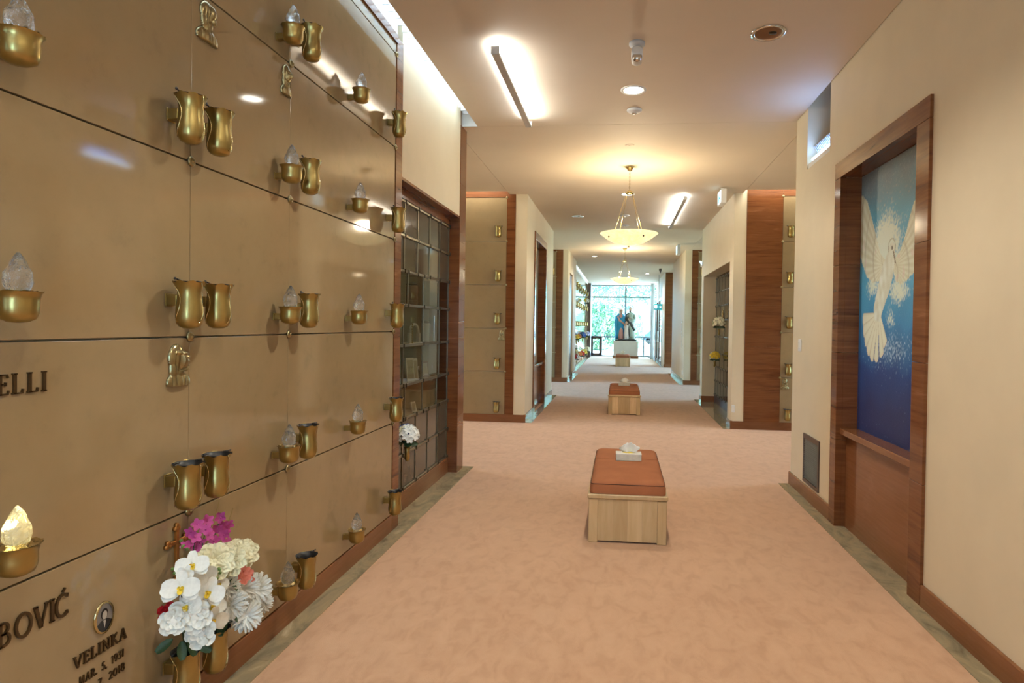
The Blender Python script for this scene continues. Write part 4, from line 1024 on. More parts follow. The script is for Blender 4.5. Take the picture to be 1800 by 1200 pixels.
def dove_col(uc, v):
    Yc = 4.945-1.24*uc; s_ = (1/Yc-1/4.92)/(1/4.06-1/4.92); u = (4.92-1/(1/4.92+s_*(1/3.7-1/4.92)))/1.22
    n1 = mnoise.noise((u*5, v*8, 0)); n2 = mnoise.noise((u*60, v*95, 3)); n3 = mnoise.noise((u*18, v*30, 7))
    c = (.020, .030, .115)
    for (v0, v1, col) in ((.10, .27, (.018, .055, .20)), (.25, .42, (.045, .20, .42)), (.40, .56, (.085, .33, .52)), (.60, .80, (.10, .33, .48)), (.80, .97, (.17, .21, .25))):
        c = lerp(c, col, (v-v0+.05*n1)/(v1-v0))
    # light behind the bird, broken into flecks
    g = max(math.exp(-((u-.55)/.30)**2-((v-.70)/.13)**2), .8*math.exp(-((u-.78)/.20)**2-((v-.535)/.06)**2), .6*math.exp(-((u-.66)/.10)**2-((v-.44)/.05)**2), .75*math.exp(-((u-.30)/.16)**2-((v-.56)/.05)**2))
    fl = g*1.5+.55*n2+.22*n3
    c = lerp(c, (.66, .68, .58), (fl-.55)*2.2)
    if v < .40: 
        s_ = math.exp(-((u-.62)/.45)**2-((v-.33)/.07)**2); c = lerp(c, (.42, .52, .62), (s_*.75+.9*n2-.55)*2.0)
    if v > .84: c = lerp(c, (.36, .38, .38), (.3+.9*n2-.45)*1.0)
    for W_, cx, cy in ((LW, .54, .63), (RW, .70, .62)):
        if inpoly((u+.008*n2, v+.005*n2), W_):
            a = math.atan2((v-cy)*1.56, u-cx); d = sqrt((u-cx)**2+((v-cy)*1.56)**2)
            f = .5+.5*sin(a*46+d*3); c = lerp((.60, .56, .42), (.74, .71, .58), f*.8+.3*n3)
            if sin(d*34+a*2) > .93: c = lerp(c, (.42, .38, .28), .5)
            if n3 > .45: c = lerp(c, (.66, .46, .42), .4)
    for i, (a, b) in enumerate(TF):
        dx, dy = b[0]-a[0], (b[1]-a[1])*1.56; L2 = dx*dx+dy*dy; px, py = u-a[0], (v-a[1])*1.56
        t = (px*dx+py*dy)/L2; q = abs(px*dy-py*dx)/sqrt(L2); wd = .012+.034*max(0, min(1, t))
        if 0 < t < 1 and q < wd*(1 if t < .9 else sqrt(max(0, 1-((t-.9)/.1)**2))):
            c = lerp((.72, .68, .54), (.52, .46, .34), (q/wd)**4*1.0)
            c = lerp(c, (.70, .50, .36), (t-.88)*4)
    if inpoly((u, v), BD):
        c = lerp((.74, .73, .64), (.58, .55, .44), .5+.5*sin((u*1.2+v*.8)*60)*.3+n3*.6)
        if (u-.64)**2+((v-.68)*1.56)**2 > .02 and u > .52+.45*(v-.47): c = lerp(c, (.60, .57, .46), .5)
    de = sqrt((u-.662)**2+((v-.684)*1.56)**2)
    if de < .012: c = (.08, .07, .05)
    hd = sqrt(((u-.655)/.062)**2+((v-.688)/.030)**2)
    if .90 < hd < 1.05 and v > .672: c = lerp(c, (.22, .20, .13), .75)
    if abs((u-.70)-(.655-v)*.9) < .010 and .628 < v < .672: c = (.17, .14, .09)
    return (min(.92, c[0]*1.15), min(.92, c[1]*1.30), min(.92, c[2]*1.40))
t = thing('dove_painting', 'tall painting of a white dove descending through blue', 'painting', (1.797, 4.325, .75), 0)
nu, nv = 200, 310; Wp, Hp = 1.24, 1.893; vs = []; fs = []
for j in range(nv+1):
    for i in range(nu+1): vs.append((0, Wp/2-Wp*i/nu, Hp*j/nv))
for j in range(nv):
    for i in range(nu): a = j*(nu+1)+i; fs.append((a, a+1, a+nu+2, a+nu+1))
m = MB().add(vs, fs); mm, nt, b = newmat('dove_paint')
at = nt.nodes.new('ShaderNodeAttribute'); at.attribute_name = 'paint'; nt.links.new(at.outputs['Color'], b.inputs['Base Color']); b.inputs['Roughness'].default_value = .55
bump(nt, b, noise(nt, texcoord(nt), 110, 3), .5, .004)
cv = m.build('canvas', 'dove_paint', t)
ca = cv.data.color_attributes.new('paint', 'FLOAT_COLOR', 'POINT')
buf = []
for j in range(nv+1):
    for i in range(nu+1): buf += [*dove_col(i/nu, j/nv), 1.0]
ca.data.foreach_set('color', buf)
bx('backing_board', 'dark_frame', t, .004, .014, -Wp/2, Wp/2, 0, Hp)
# mosaic panel in the left recess
mm, nt, b = newmat('mosaic'); v_ = texcoord(nt)
vo = nt.nodes.new('ShaderNodeTexVoronoi'); vo.inputs['Scale'].default_value = 24; nt.links.new(v_, vo.inputs['Vector'])
nt.links.new(ramp(nt, noise(nt, v_, 2.4, 4), [(.3, (.12, .16, .15)), (.5, (.36, .36, .28)), (.7, (.55, .50, .38))]), b.inputs['Base Color']); b.inputs['Roughness'].default_value = .3
t = thing('mosaic_panel', 'pale mosaic panel inside the tall recess past the first passage', 'mosaic', (-1.553, 11.10, .80))
bx('tesserae', 'mosaic', t, -.006, .004, -.66, .70, 0, 2.12); bx('backing_board', 'dark_frame', t, -.014, -.006, -.66, .70, 0, 2.12)
# dark doors
def leaf_door(label, x0, x1, y0, y1, z1, hx):
    o = bx('door_%d' % leaf_door.k, 'dark_frame', None, x0, x1, y0, y1, 0, z1); leaf_door.k += 1; struct(o, label, 'door')
    bx('door_handle', 'chrome', o, hx-.02, hx+.02, y0+.12, y0+.16, .95, 1.10); return o
leaf_door.k = 1
leaf_door('dark door in the recess past the second passage', -1.429, -1.395, 16.99, 18.16, 2.90, -1.385)
gd = MB().box(1.62, 1.68, 24.6, 24.72, 0, 2.66).box(1.62, 1.68, 26.24, 26.36, 0, 2.66).box(1.62, 1.68, 27.88, 28.0, 0, 2.66).box(1.62, 1.68, 24.6, 28.0, 2.54, 2.66).box(1.62, 1.68, 24.6, 28.0, 0, .12).build('door_2', 'dark_frame'); struct(gd, 'dark framed glass doors beside the far window', 'door'); leaf_door.k += 1
bx('pane', 'window_glass', gd, 1.645, 1.651, 24.72, 26.24, .12, 2.54); bx('pane', 'window_glass', gd, 1.645, 1.651, 26.36, 27.88, .12, 2.54)
for yy in (26.18, 26.42): bx('door_handle', 'chrome', gd, 1.575, 1.61, yy-.015, yy+.015, .85, 1.30)
leaf_door('narrow brown door edge by the far column', 1.60, 1.66, 28.42, 28.9, 2.5, 1.60)

# ================================================================== WALL FITTINGS
t = thing('air_grille', 'black louvred air grille low on the cream dove wall', 'air grille', (XR, 5.555, .145), -pi/2)
m = MB(); w_, h_ = .44, .425; b_ = .03
for a in ((-w_/2, w_/2, 0, b_), (-w_/2, w_/2, h_-b_*1.4, h_), (-w_/2, -w_/2+b_, b_, h_-b_*1.4), (w_/2-b_, w_/2, b_, h_-b_*1.4)): m.box(a[0], a[1], -.010, 0, a[2], a[3])
m.build('frame', 'dark_frame', t); bx('backing', 'black_plastic', t, -w_/2+.01, w_/2-.01, -.002, 0, .01, h_-.01)
for k in range(22):
    z = b_+.008+k*.0158; o = MB().prism([(-w_/2+b_, -.002, z+.008), (w_/2-b_, -.002, z+.008), (w_/2-b_, -.010, z), (-w_/2+b_, -.010, z)], (0, 0, 1), .003).build('slat', 'grille_black', t)
def plate(name, label, loc, rz, w_, h_, knob=True):
    t = thing(name, label, 'switch', loc, rz); bx('cover', 'white_paint', t, -w_/2, w_/2, -.012, 0, -h_/2, h_/2, bv=.003)
    if knob: bx('rocker', 'paper_white', t, -w_/4, w_/4, -.016, -.011, -h_/4, h_/4, bv=.002)
plate('wall_sensor', 'small white wall sensor at the corner of the dove wall', (XR, 5.95, 1.345), -pi/2, .075, .11)
plate('wall_sensor', 'tiny white sensor on the recess wall past the dove wall', (XR, 12.92, 1.34), -pi/2, .075, .11)
plate('wall_outlet', 'outlet plate low on the cream corner past the dove wall', (1.69, 9.449, .30), 0, .045, .11)
plate('wall_outlet', 'outlet plate on the plain far wall', (1.666, 16.7, .30), -pi/2, .07, .11)
t = thing('pull_bar', 'tall thin metal bar on the plain far wall', 'handle', (1.664, 16.75, .95), 0)
bx('bar', 'chrome', t, -.03, -.015, -.02, .02, 0, .75); bx('standoff', 'chrome', t, -.02, .003, -.01, .01, .05, .08); bx('standoff', 'chrome', t, -.02, .003, -.01, .01, .67, .70)
# cool lamp in the wall notch
def notch_lamp(label, y, z, L, x=1.668):
    t = thing('cove_lamp', label, 'lamp', (x, y, z))
    m = MB(); n = 10; vs = []; fs = []
    for j in (0, 1):
        for k in range(n+1):
            a = radians(-15+k*11); u = k/n; vs.append((.115-.055*u*u, -L/2+L*j, .03+.155*u))
    for k in range(n): fs.append((k, k+1, n+2+k, n+1+k))
    m.add(vs, fs, True); o = m.build('reflector', 'reflector_blue', t); md = o.modifiers.new('thickness', 'SOLIDIFY'); md.thickness = .006
    for k in range(18):
        yy = -L/2+L*(k+.5)/18; MB().tube([(.100-.055*u*u, yy, .03+.155*u) for u in (0, .25, .5, .75, 1)], .005, 4).build('rib', 'louvre_white', t)
    MB().tube([(.03, -L/2+.02, .068), (.03, L/2-.02, .068)], .011, 10).build('tube', 'tube_blue', t)
    bx('housing', 'white_paint', t, .0, .2, -L/2, L/2, -.018, .03)
    lamp('cove_glow', 'AREA', (.03, 0, .10), P_BLUE, BLUE, t, rot=(pi, radians(-25), 0), size=.10, size_y=L*.8)
notch_lamp('cool blue lamp glowing in the wall notch above the dove wall end', 5.545, 2.948, .59)
t = thing('cove_lamp', 'faint blue lamp high on the recess wall past the dove wall', 'lamp', (1.655, 12.95, 2.78))
MB().tube([(-.035, -.10, 0), (-.035, .10, .06)], .016, 8).build('tube', 'exit_face', t); bx('housing', 'white_paint', t, -.02, .003, -.12, .12, -.05, .05)

# ================================================================== CEILING FITTINGS
def downlight(label, x, y, lit, r=.085, power=None, spot=132):
    t = thing('downlight', label, 'ceiling light', (x, y, ZC))
    MB().lathe([(r+.022, -.0005), (r+.022, -.006), (r, -.007), (r-.004, -.004)], 28, caps=(False, False)).build('trim_ring', 'chrome' if not lit else 'white_paint', t)
    if lit:
        MB().lathe([(r-.004, -.004), (.001, -.0035)], 24, caps=(False, False)).build('lens', 'downlight_lens', t)
        lamp('downlight_beam', 'SPOT', (0, 0, -.03), power or P_DOWN, NEUT, t, size=.07, spot=radians(spot))
    else:
        MB().lathe([(r-.004, -.004), (r*.8, -.0025), (r*.4, -.0012), (.001, -.0008)], 24, caps=(False, False)).build('reflector', 'chrome', t)
        MB().ell((r*.3, 0, -.004), (r*.3, r*.2, .003), 8, 5).build('capsule', 'dark_bronze', t)
    return t
downlight('bright round downlight in the ceiling above the near bench', .085, 5.31, True)
downlight('bright downlight seen between the rods of the near bowl chandelier', .09, 9.48, True)
downlight('large unlit mirrored downlight near the dove wall', .965, 4.343, False, .095)
downlight('small unlit downlight beyond the near bowl chandelier', -.793, 11.38, False)
downlight('small downlight far over the second passage, lit to brighten the far end', -.74, 17.9, True, .07, P_DOWN*.8)  # beam added to this fixture to brighten the far end and statue
downlight('tiny lit downlight close to the far window', 1.016, 23.86, True, .07, P_DOWN*.8)
downlight('added downlight just above the upper picture edge', .085, 2.95, True, power=P_DOWN*1.5)  # unseen lamp added to brighten the near carpet, bench and lower walls
downlight('downlight overhead behind the viewer', .085, .6, True, power=P_DOWN*.7); downlight('second downlight behind the viewer', .085, -2.0, True, power=P_DOWN*.5)
downlight('downlight over the passage on the painting side', 4.0, 7.8, True, power=P_DOWN*1.2); downlight('downlight over the passage on the vase side', -4.0, 7.8, True, power=P_DOWN*1.4)
t = thing('ceiling_spotlight', 'small swivelling spotlight head on the ceiling over the corridor', 'spotlight', (.091, 4.43, ZC))
MB().lathe([(.055, 0), (.055, -.02), (.02, -.026)], 20).build('base_plate', 'grey_paint', t); MB().tube([(0, 0, -.02), (0, -.01, -.075)], .012, 8).build('arm', 'grey_paint', t)
h = MB().lathe([(.036, -.05), (.040, 0), (.040, .055), (.034, .055)], 20, (0, 0, 0), axis='y', caps=(True, True)).build('lamp_head', 'white_paint', t); h.location = (0, -.01, -.10); h.rotation_euler = (.5, 0, pi)
MB().lathe([(.034, .0), (.02, -.012), (.004, -.014)], 16, axis='y').build('lamp_face', 'chrome', t).location = (0, -.06, -.125)
def disc(name, label, cat, x, y, r, h, mat='white_paint', tip='chrome'):
    t = thing(name, label, cat, (x, y, ZC)); MB().lathe([(r, 0), (r, -h*.3), (r*.8, -h*.7), (r*.4, -h)], 22).build('cover', mat, t); MB().lathe([(r*.35, -h), (r*.25, -h*1.35), (.002, -h*1.4)], 14).build('tip', tip, t)
disc('ceiling_sensor', 'round sensor with a chrome tip behind the bright near downlight', 'sensor', .104, 5.80, .07, .03)
disc('ceiling_rose', 'small flat disc on the ceiling before the near chandelier', 'cover plate', .08, 6.92, .05, .006, 'ceiling_paint', 'ceiling_paint')
disc('ceiling_sensor', 'ceiling sensor glimpsed through the near chandelier', 'sensor', .06, 11.3, .09, .02, 'grey_paint'); disc('ceiling_sensor', 'second ceiling sensor glimpsed through the near chandelier', 'sensor', .07, 12.4, .09, .02, 'grey_paint')
disc('ceiling_sprinkler', 'sprinkler head hanging over the far passage', 'sprinkler', 1.366, 21.7, .05, .12, 'dark_frame', 'dark_frame')
def bar_light(label, x, y0, y1, z, wall):
    t = thing('linear_light', label, 'ceiling light', (x, (y0+y1)/2, z)); L = y1-y0
    MB().box(-.022, .022, -L/2, L/2, 0, .012).build('channel', 'grey_paint', t)
    MB().box(-.026, -.022, -L/2, L/2, 0, .02).box(.022, .026, -L/2, L/2, 0, .02).build('side_lip', 'grey_paint', t)
    MB().tube([(0, -L/2+.01, .026), (0, L/2-.01, .026)], .011, 8).build('tube', 'tube_cool', t)
    for yy in (-L/2, L/2): MB().box(-.030, .030, yy-.004, yy+.004, -.002, .055).build('end_cap', 'grey_paint', t)
    MB().box(-.012, .012, -.02, .02, .012, ZC-z).build('hanger', 'grey_paint', t)
    lamp('uplight', 'AREA', (wall*.012, 0, .042), P_BAR*L/1.7, (1, .97, .86), t, rot=(pi, wall*radians(-22), 0), size=.03, size_y=L*.96)
    return t
bar_light('thin bar uplight on the ceiling along the crypt wall', -.895, 4.33, 5.95, 3.385, -1)
bar_light('thin bar uplight on the ceiling beyond the near chandelier', .945, 9.50, 12.35, 3.395, 1)
bar_light('bar uplight behind the viewer on the vase side', -.895, -2.2, .2, 3.385, -1); bar_light('bar uplight behind the viewer on the painting side', .945, -1.6, 1.6, 3.385, 1)
t = thing('slot_light', 'white light slot over the far flowered crypt wall', 'ceiling light', (-1.46, 24.3, ZC))
bx('diffuser', 'slot_diffuser', t, -.10, .02, -3.9, 3.9, -.012, -.004); bx('divider_bar', 'grey_paint', t, -.045, -.035, -3.9, 3.9, -.018, -.004); bx('frame', 'white_paint', t, -.115, .035, -3.92, 3.92, -.006, 0)
def exit_sign(label, x, y, z, w_, h_, d_, glyph=True):
    t = thing('exit_sign', label, 'exit sign', (x, y, z)); bx('case', 'white_paint', t, -w_/2, w_/2, -d_/2, d_/2, -h_, 0, bv=.004); bx('stem', 'white_paint', t, -.02, .02, -.02, .02, 0, ZC-z)
    f = bx('face', 'exit_face', t, -w_/2-.004, -w_/2, -d_/2+.02, d_/2-.02, -h_+.02, -.02)
    g = MB().ell((0, 0, 0), (.004, .018, .018), 10, 6); g.box(-.004, .004, -.02, .02, -.07, -.02).box(-.004, .004, -.07, -.02, -.05, -.035).box(-.004, .004, .02, .05, -.10, -.06)
    o = g.build('pictogram', 'exit_glyph', t); o.location = (-w_/2-.005, .0, -h_*.38)
    return t
exit_sign('white exit sign hanging edge on beside the dove wall opening', 1.425, 9.12, 3.445, .075, .20, .30)
exit_sign('white exit sign hanging over the second passage', 1.38, 15.3, 3.45, .08, .22, .30)
t = thing('exit_sign', 'teal exit sign with a white arrow beside the far column', 'exit sign', (1.49, 24.4, 2.14)); bx('case', 'exit_glyph', t, -.19, .19, -.03, .03, 0, .22, bv=.005)
emit('exit_mark', (.75, .95, 1.0), 1.0)
MB().box(-.16, -.06, -.033, -.030, .05, .17).build('running_sign', 'exit_mark', t); MB().prism([(0, -.031, .10), (.06, -.031, .10), (.06, -.031, .07), (.12, -.031, .11), (.06, -.031, .15), (.06, -.031, .12), (0, -.031, .12)], (0, -1, 0), .003).build('arrow', 'exit_mark', t)
bx('bracket', 'grey_paint', t, -.012, .012, -.012, .012, .22, ZC-2.14)

def chandelier(label, x, y, rim=2.65, R=.3625, hub=3.155):
    t = thing('bowl_chandelier', label, 'chandelier', (x, y, 0))
    prof = [(.010, rim-.150), (.10, rim-.143), (.19, rim-.115), (.27, rim-.070), (.33, rim-.025), (R, rim), (R-.006, rim+.004), (.32, rim-.017), (.26, rim-.060), (.18, rim-.105), (.10, rim-.131), (.010, rim-.139)]
    MB().lathe(prof, 48, caps=(True, True)).build('bowl', 'alabaster_glass', t)
    MB().lathe([(.001, rim-.175), (.012, rim-.165), (.010, rim-.15)], 12).build('finial', 'brass_polished', t)
    for k in range(4):
        a = radians(35+90*k); c, s = cos(a), sin(a); rr = .245
        MB().tube([(.045*c, .045*s, hub), (rr*c, rr*s, rim-.075), ], .0035, 6).build('rod', 'brass_polished', t)
        MB().ell(((.30)*c, .30*s, rim-.062), (.011, .011, .011), 8, 6).build('knob', 'dark_bronze', t)
    MB().lathe([(.010, hub-.02), (.05, hub-.015), (.052, hub+.012), (.035, hub+.016), (.020, hub+.03), (.006, hub+.034)], 24).build('hub', 'brass_polished', t)
    m = MB(); z = hub+.035; k = 0
    while z < ZC-.05:
        pts = [(.007*cos(q)*(1 if k % 2 else 0), .007*cos(q)*(0 if k % 2 else 1), z+.012+.014*sin(q)) for q in [2*pi*i/8 for i in range(9)]]; m.tube(pts, .0022, 4); z += .021; k += 1
    m.build('chain', 'brass_polished', t)
    MB().lathe([(.022, ZC-.05), (.03, ZC-.045), (.04, ZC-.02), (.058, ZC-.012), (.058, ZC)], 24).build('canopy', 'brass_polished', t)
    for k in range(3):
        a = radians(80+120*k); c, s = cos(a)*.14, sin(a)*.14
        MB().ell((c, s, rim+.015), (.018, .018, .026), 10, 7).build('bulb', 'lamp_bulb', t); MB().lathe([(.012, rim-.10), (.012, rim-.01)], 10, (c, s, 0)).build('socket', 'brass', t)
    lamp('chandelier_glow', 'POINT', (0, 0, rim+.09), P_CHAND, WARM, t, size=.06)
    return t
chandelier('near alabaster bowl chandelier hanging on rods over the crossing', .098, 7.86); chandelier('farther alabaster bowl chandelier in front of the window', .105, 16.1, 2.71)

# ================================================================== STATUE GROUP
pt = thing('statue_plinth', 'plain grey plinth under the statue by the window', 'plinth', (.30, 29.75, 0))
bx('block', 'plinth_paint', pt, -.57, .57, -.50, .50, .10, .80); bx('skirting', 'base_marble', pt, -.59, .59, -.52, .52, 0, .10)
st = thing('statue_group', 'painted statue of a blue robed woman, a man and a child', 'statue', (.30, 29.72, .80))
bx('base', 'statue_base', st, -.50, .50, -.34, .34, .001, .07, bv=.02)
def robe(name, mat, secs, folds=9, amp=.05, n=40, seed=0):
    m = MB(); vs = []; fs = []
    for k, (cx, cy, z, rx, ry) in enumerate(secs):
        f = amp*(1-k/len(secs))
        for i in range(n):
            a = 2*pi*i/n; q = 1+f*sin(folds*a+seed+k*.25); vs.append((cx+rx*q*cos(a), cy+ry*q*sin(a), z))
    for k in range(len(secs)-1):
        for i in range(n): fs.append((k*n+i, k*n+(i+1) % n, (k+1)*n+(i+1) % n, (k+1)*n+i))
    fs.append(tuple(range(n))[::-1]); fs.append(tuple((len(secs)-1)*n+i for i in range(n))); m.add(vs, fs, True); return m.build(name, mat, st)
def headset(cx, cy, cz, s, hair, yaw=0, beard=False, tilt=0):
    m = MB().ell((cx, cy, cz), (.074*s, .085*s, .105*s), 16, 12)
    m.ell((cx+sin(yaw)*.08*s, cy-cos(yaw)*.085*s, cz-.01*s), (.014*s, .022*s, .026*s), 8, 6)
    m.ell((cx-.07*s, cy, cz-.005*s), (.012*s, .02*s, .03*s), 8, 5); m.ell((cx+.07*s, cy, cz-.005*s), (.012*s, .02*s, .03*s), 8, 5)
    m.lathe([(.045*s, cz-.17*s), (.042*s, cz-.07*s)], 12, (cx, cy+.01*s, 0)); h = m.build('head', 'plaster_skin', st)
    for q in (-1, 1): MB().ell((cx+q*.03*s+sin(yaw)*.06*s, cy-.074*s*cos(yaw), cz+.012*s), (.012*s, .008*s, .007*s), 8, 5).build('eye', 'hair_brown', h)
    MB().ell((cx+sin(yaw)*.06*s, cy-.074*s*cos(yaw), cz-.048*s), (.022*s, .008*s, .006*s), 8, 5).build('mouth', 'petal_coral', h)
    if hair: MB().ell((cx, cy+.025*s, cz+.03*s), (.086*s, .088*s, .098*s), 14, 9).build('hair', 'hair_brown', h)
    if beard: MB().ell((cx+sin(yaw)*.03*s, cy-.035*s, cz-.085*s), (.050*s, .045*s, .05*s), 12, 8).build('beard', 'hair_brown', h)
    return h
def arm(name, mat, pts, r0, r1, hand=True):
    MB().tube(pts, r0, 10, r1).build(name, mat, st)
    if hand:
        e = Vector(pts[-1]); d = (e-Vector(pts[-2])).normalized(); m = MB().ell(e+d*.03, (.026, .02, .035), 10, 7)
        sd = d.cross(Vector((0, 1, 0))).normalized()
        for k in range(4): m.tube([e+d*.05+sd*(k-1.5)*.012, e+d*(.085+.008*(k in (1, 2)))+sd*(k-1.5)*.013, e+d*(.105+.008*(k in (1, 2)))+sd*(k-1.5)*.012+Vector((0, -.008, 0))], .006, 6, .004)
        m.tube([e+d*.02+sd*.022, e+d*.045+sd*.042, e+d*.065+sd*.046], .007, 6, .005); m.build('hand', 'plaster_skin', st)
# woman, at the viewer's left
robe('woman_dress', 'robe_pink', [(-.23, -.10, .07, .12, .17), (-.23, -.09, .35, .11, .15), (-.24, -.03, .62, .10, .13), (-.25, 0, 1.0, .12, .11), (-.25, -.03, 1.18, .10, .12), (-.24, 0, 1.27, .06, .08)], 10, .07)
robe('woman_mantle', 'robe_blue', [(-.29, .04, .08, .21, .18), (-.29, .03, .35, .21, .18), (-.28, .0, .68, .205, .18), (-.28, .0, 1.0, .195, .16), (-.27, .03, 1.17, .205, .135), (-.25, .03, 1.27, .13, .10)], 12, .06, seed=1)
MB().tube([(-.44, -.03, 1.15), (-.47, -.10, .85), (-.45, -.08, .45), (-.42, -.06, .12)], .07, 8, .05).tube([(-.10, -.02, 1.13), (-.08, -.06, .80), (-.10, -.05, .40), (-.10, -.05, .12)], .06, 8, .05).build('mantle_fold', 'robe_blue', st)
headset(-.21, -.03, 1.40, 1.0, False, .5)
MB().ell((-.235, .035, 1.40), (.115, .095, .135), 16, 10).ell((-.26, .04, 1.25), (.12, .09, .13), 12, 8).build('veil', 'robe_white', st)
arm('woman_arm', 'robe_pink', [(-.38, -.05, 1.14), (-.30, -.15, .96), (-.15, -.21, .84), (-.03, -.22, .74)], .055, .032)
# man
robe('man_tunic', 'robe_green', [(.24, -.02, .07, .19, .16), (.24, -.02, .4, .17, .15), (.23, 0, .80, .15, .13), (.22, .02, 1.10, .16, .12), (.21, .03, 1.24, .19, .12), (.20, .03, 1.33, .10, .08)], 10, .07)
robe('man_cloak', 'robe_brown', [(.21, .07, .10, .22, .15), (.20, .07, .4, .22, .16), (.20, .07, .80, .20, .15), (.20, .07, 1.05, .21, .14), (.20, .05, 1.24, .22, .13), (.20, .04, 1.33, .12, .09)], 12, .06, seed=2)
MB().tube([(.03, -.04, 1.20), (.12, -.14, .95), (.28, -.16, .72), (.40, -.08, .50)], .075, 8, .06).tube([(.06, -.12, .75), (.14, -.15, .45), (.20, -.13, .2)], .07, 8, .05).build('cloak_fold', 'robe_brown', st)
headset(.20, 0, 1.46, 1.0, True, -.35, True)
arm('man_arm', 'robe_green', [(.38, 0, 1.21), (.44, -.10, 1.02), (.34, -.19, 1.00), (.24, -.21, 1.05)], .06, .034)
arm('man_arm', 'robe_brown', [(.02, 0, 1.21), (-.01, -.08, 1.0), (.03, -.14, .90)], .06, .04, False)
# child
robe('child_robe', 'robe_white', [(.02, -.22, .08, .11, .10), (.02, -.22, .30, .10, .09), (.02, -.21, .55, .085, .075), (.02, -.21, .68, .095, .07), (.02, -.21, .75, .05, .05)], 9, .07)
headset(.02, -.22, .85, .78, True, .1)
arm('child_arm', 'robe_white', [(.09, -.21, .70), (.17, -.24, .76), (.19, -.25, .90), (.15, -.26, .97)], .034, .022)
arm('child_arm', 'robe_white', [(-.05, -.21, .70), (-.09, -.25, .62), (-.06, -.28, .68)], .034, .022)
for nm, loc, rot, sx, sy in (('window_portal', (.9, YW+.2, 1.75), (radians(-90), 0, 0), 4.4, 3.4),
        ('window_portal', (.05, Y0-.15, 1.45), (radians(90), 0, 0), .8, 2.3), ('window_portal', (3.38, 21.7, 1.6), (0, radians(90), 0), 3.1, 2.7),
        ('window_portal', (-7.1, 7.9, 1.7), (0, radians(-90), 0), 2.4, 2.2), ('window_portal', (7.1, 7.8, 1.7), (0, radians(90), 0), 2.4, 2.4),
        ('window_portal', (-7.1, 14.8, 1.7), (0, radians(-90), 0), 2.4, 2.4), ('window_portal', (7.1, 14.75, 1.7), (0, radians(90), 0), 2.4, 2.5)):
    o = lamp(nm, 'AREA', loc, 1, (1, 1, 1), None, rot=rot, size=sx, size_y=sy); o.data.cycles.is_portal = True
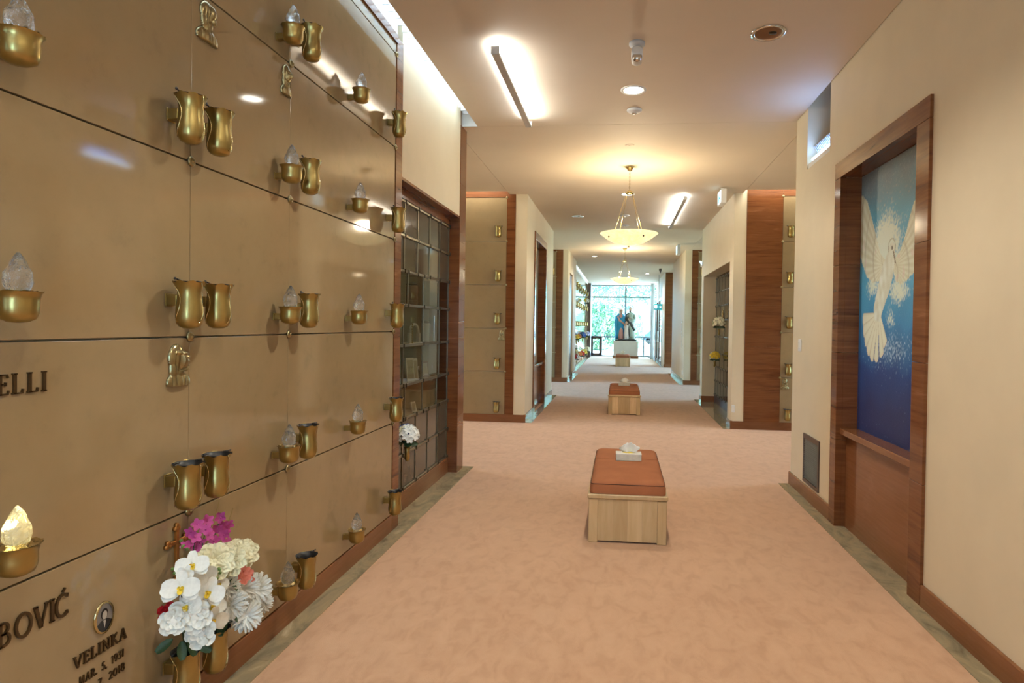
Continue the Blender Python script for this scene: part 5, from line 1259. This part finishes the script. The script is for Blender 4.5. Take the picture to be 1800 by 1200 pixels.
# ================================================================== OUTSIDE
g = bx('ground', 'lawn_grass', None, -60, 60, YW+.4, 110, -.35, -.15); struct(g, 'pale sunlit lawn outside the far window', 'ground')
pv = bx('path', 'path_concrete', None, -20, 20, YW+.4, 39, -.16, -.12); struct(pv, 'bright paved terrace outside the far window', 'path')
for s in (-1, 1):
    g2 = bx('ground', 'lawn_grass', None, s*7.3, s*60, -10, YW+.4, -.35, -.15); struct(g2, 'lawn beyond the side passage windows, %s side' % ('vase' if s < 0 else 'painting'), 'ground')
def tree(name, label, loc, h, r, crown_z, mats, n, seed, leaf=.16):
    t = thing(name, label, 'tree' if 'tree' in name else 'shrub', loc); rnd = random.Random(seed)
    m = MB().tube([(0, 0, -.2), (.05, 0, h*.4), (0, .05, h*.7)], .05*h/2.5, 7, .02*h/2.5)
    for k in range(5): a = k*1.3; m.tube([(0, 0, h*.35+.08*k*h*.4), (cos(a)*r*.5, sin(a)*r*.5, h*.62)], .02*h/2.5, 5, .008)
    m.build('trunk', 'bark', t)
    for q, mt in enumerate(mats):
        c = MB(); vs = []; fs = []
        for i in range(n):
            while True:
                p = Vector((rnd.uniform(-1, 1), rnd.uniform(-1, 1), rnd.uniform(-1, 1)))
                if p.length < 1 and mnoise.noise((p.x*2+seed, p.y*2, p.z*2+q)) > -.18: break
            p = Vector((p.x*r, p.y*r, crown_z+p.z*(h-crown_z)))
            u = Vector((rnd.gauss(0, 1), rnd.gauss(0, 1), rnd.gauss(0, 1))).normalized(); w2 = u.cross(Vector((.3, .5, .8))).normalized(); s_ = leaf*rnd.uniform(.6, 1.3)
            b0 = len(vs); vs += [p-u*s_, p+w2*s_*.5, p+u*s_, p-w2*s_*.5]; fs.append((b0, b0+1, b0+2, b0+3))
        c.add(vs, fs); c.build('crown', mt, t)['kind'] = 'stuff'
tree('leafy_shrub', 'broad leafy green shrub outside the far window', (-1.5, 42, -.15), 3.3, 1.6, 1.6, ['leaf_tree_dark', 'leaf_tree_light'], 3500, 1, .10)
tree('leafy_shrub', 'low shrub behind the statue outside', (.9, 41, -.15), 2.6, .75, 1.3, ['leaf_tree_light'], 1500, 2, .09)
tree('leafy_tree', 'tall tree filling the upper panes on the post side', (-3.4, 56, -.15), 9.5, 3.2, 6.4, ['leaf_tree_dark', 'leaf_tree_light'], 2000, 3, .17)
tree('leafy_tree', 'tall tree filling the upper panes on the column side', (3.3, 52, -.15), 9.0, 2.6, 6.0, ['leaf_tree_light', 'leaf_tree_dark'], 2000, 4, .16)
tree('leafy_tree', 'distant tree behind the statue outside', (.2, 75, -.15), 10, 3.5, 6.5, ['leaf_tree_dark', 'leaf_tree_light'], 1600, 5, .2)
hs = thing('distant_house', 'pale low house beyond the lawn outside', 'house', (3.2, 82, -.15))
bx('wall', 'house_wall', hs, -5, 6, 0, 6, 0, 2.9); MB().prism([(-5.5, -.5, 2.9), (6.5, -.5, 2.9), (6.5, 3, 5.2), (-5.5, 3, 5.2)], (0, 0, 1), .2).build('roof', 'house_roof', hs)
for x in (-3.5, -1, 1.5, 4): bx('window', 'car_paint', hs, x-.5, x+.5, -.05, .02, 1.1, 2.1)
cr = thing('parked_car', 'dark parked car outside beside the column', 'car', (4.0, 60, -.15))
MB().prism([(-1.9, -.8, .35), (1.9, -.8, .35), (2.0, -.8, .8), (1.2, -.8, .95), (.7, -.8, 1.45), (-.9, -.8, 1.45), (-1.4, -.8, .95), (-2.0, -.8, .8)], (0, 1, 0), 1.6).build('body', 'car_paint', cr)
for x in (-1.2, 1.2):
    for y in (-.8, .65): MB().lathe([(.33, 0), (.33, .2)], 16, (x, y, .33), axis='y').build('wheel', 'black_plastic', cr)
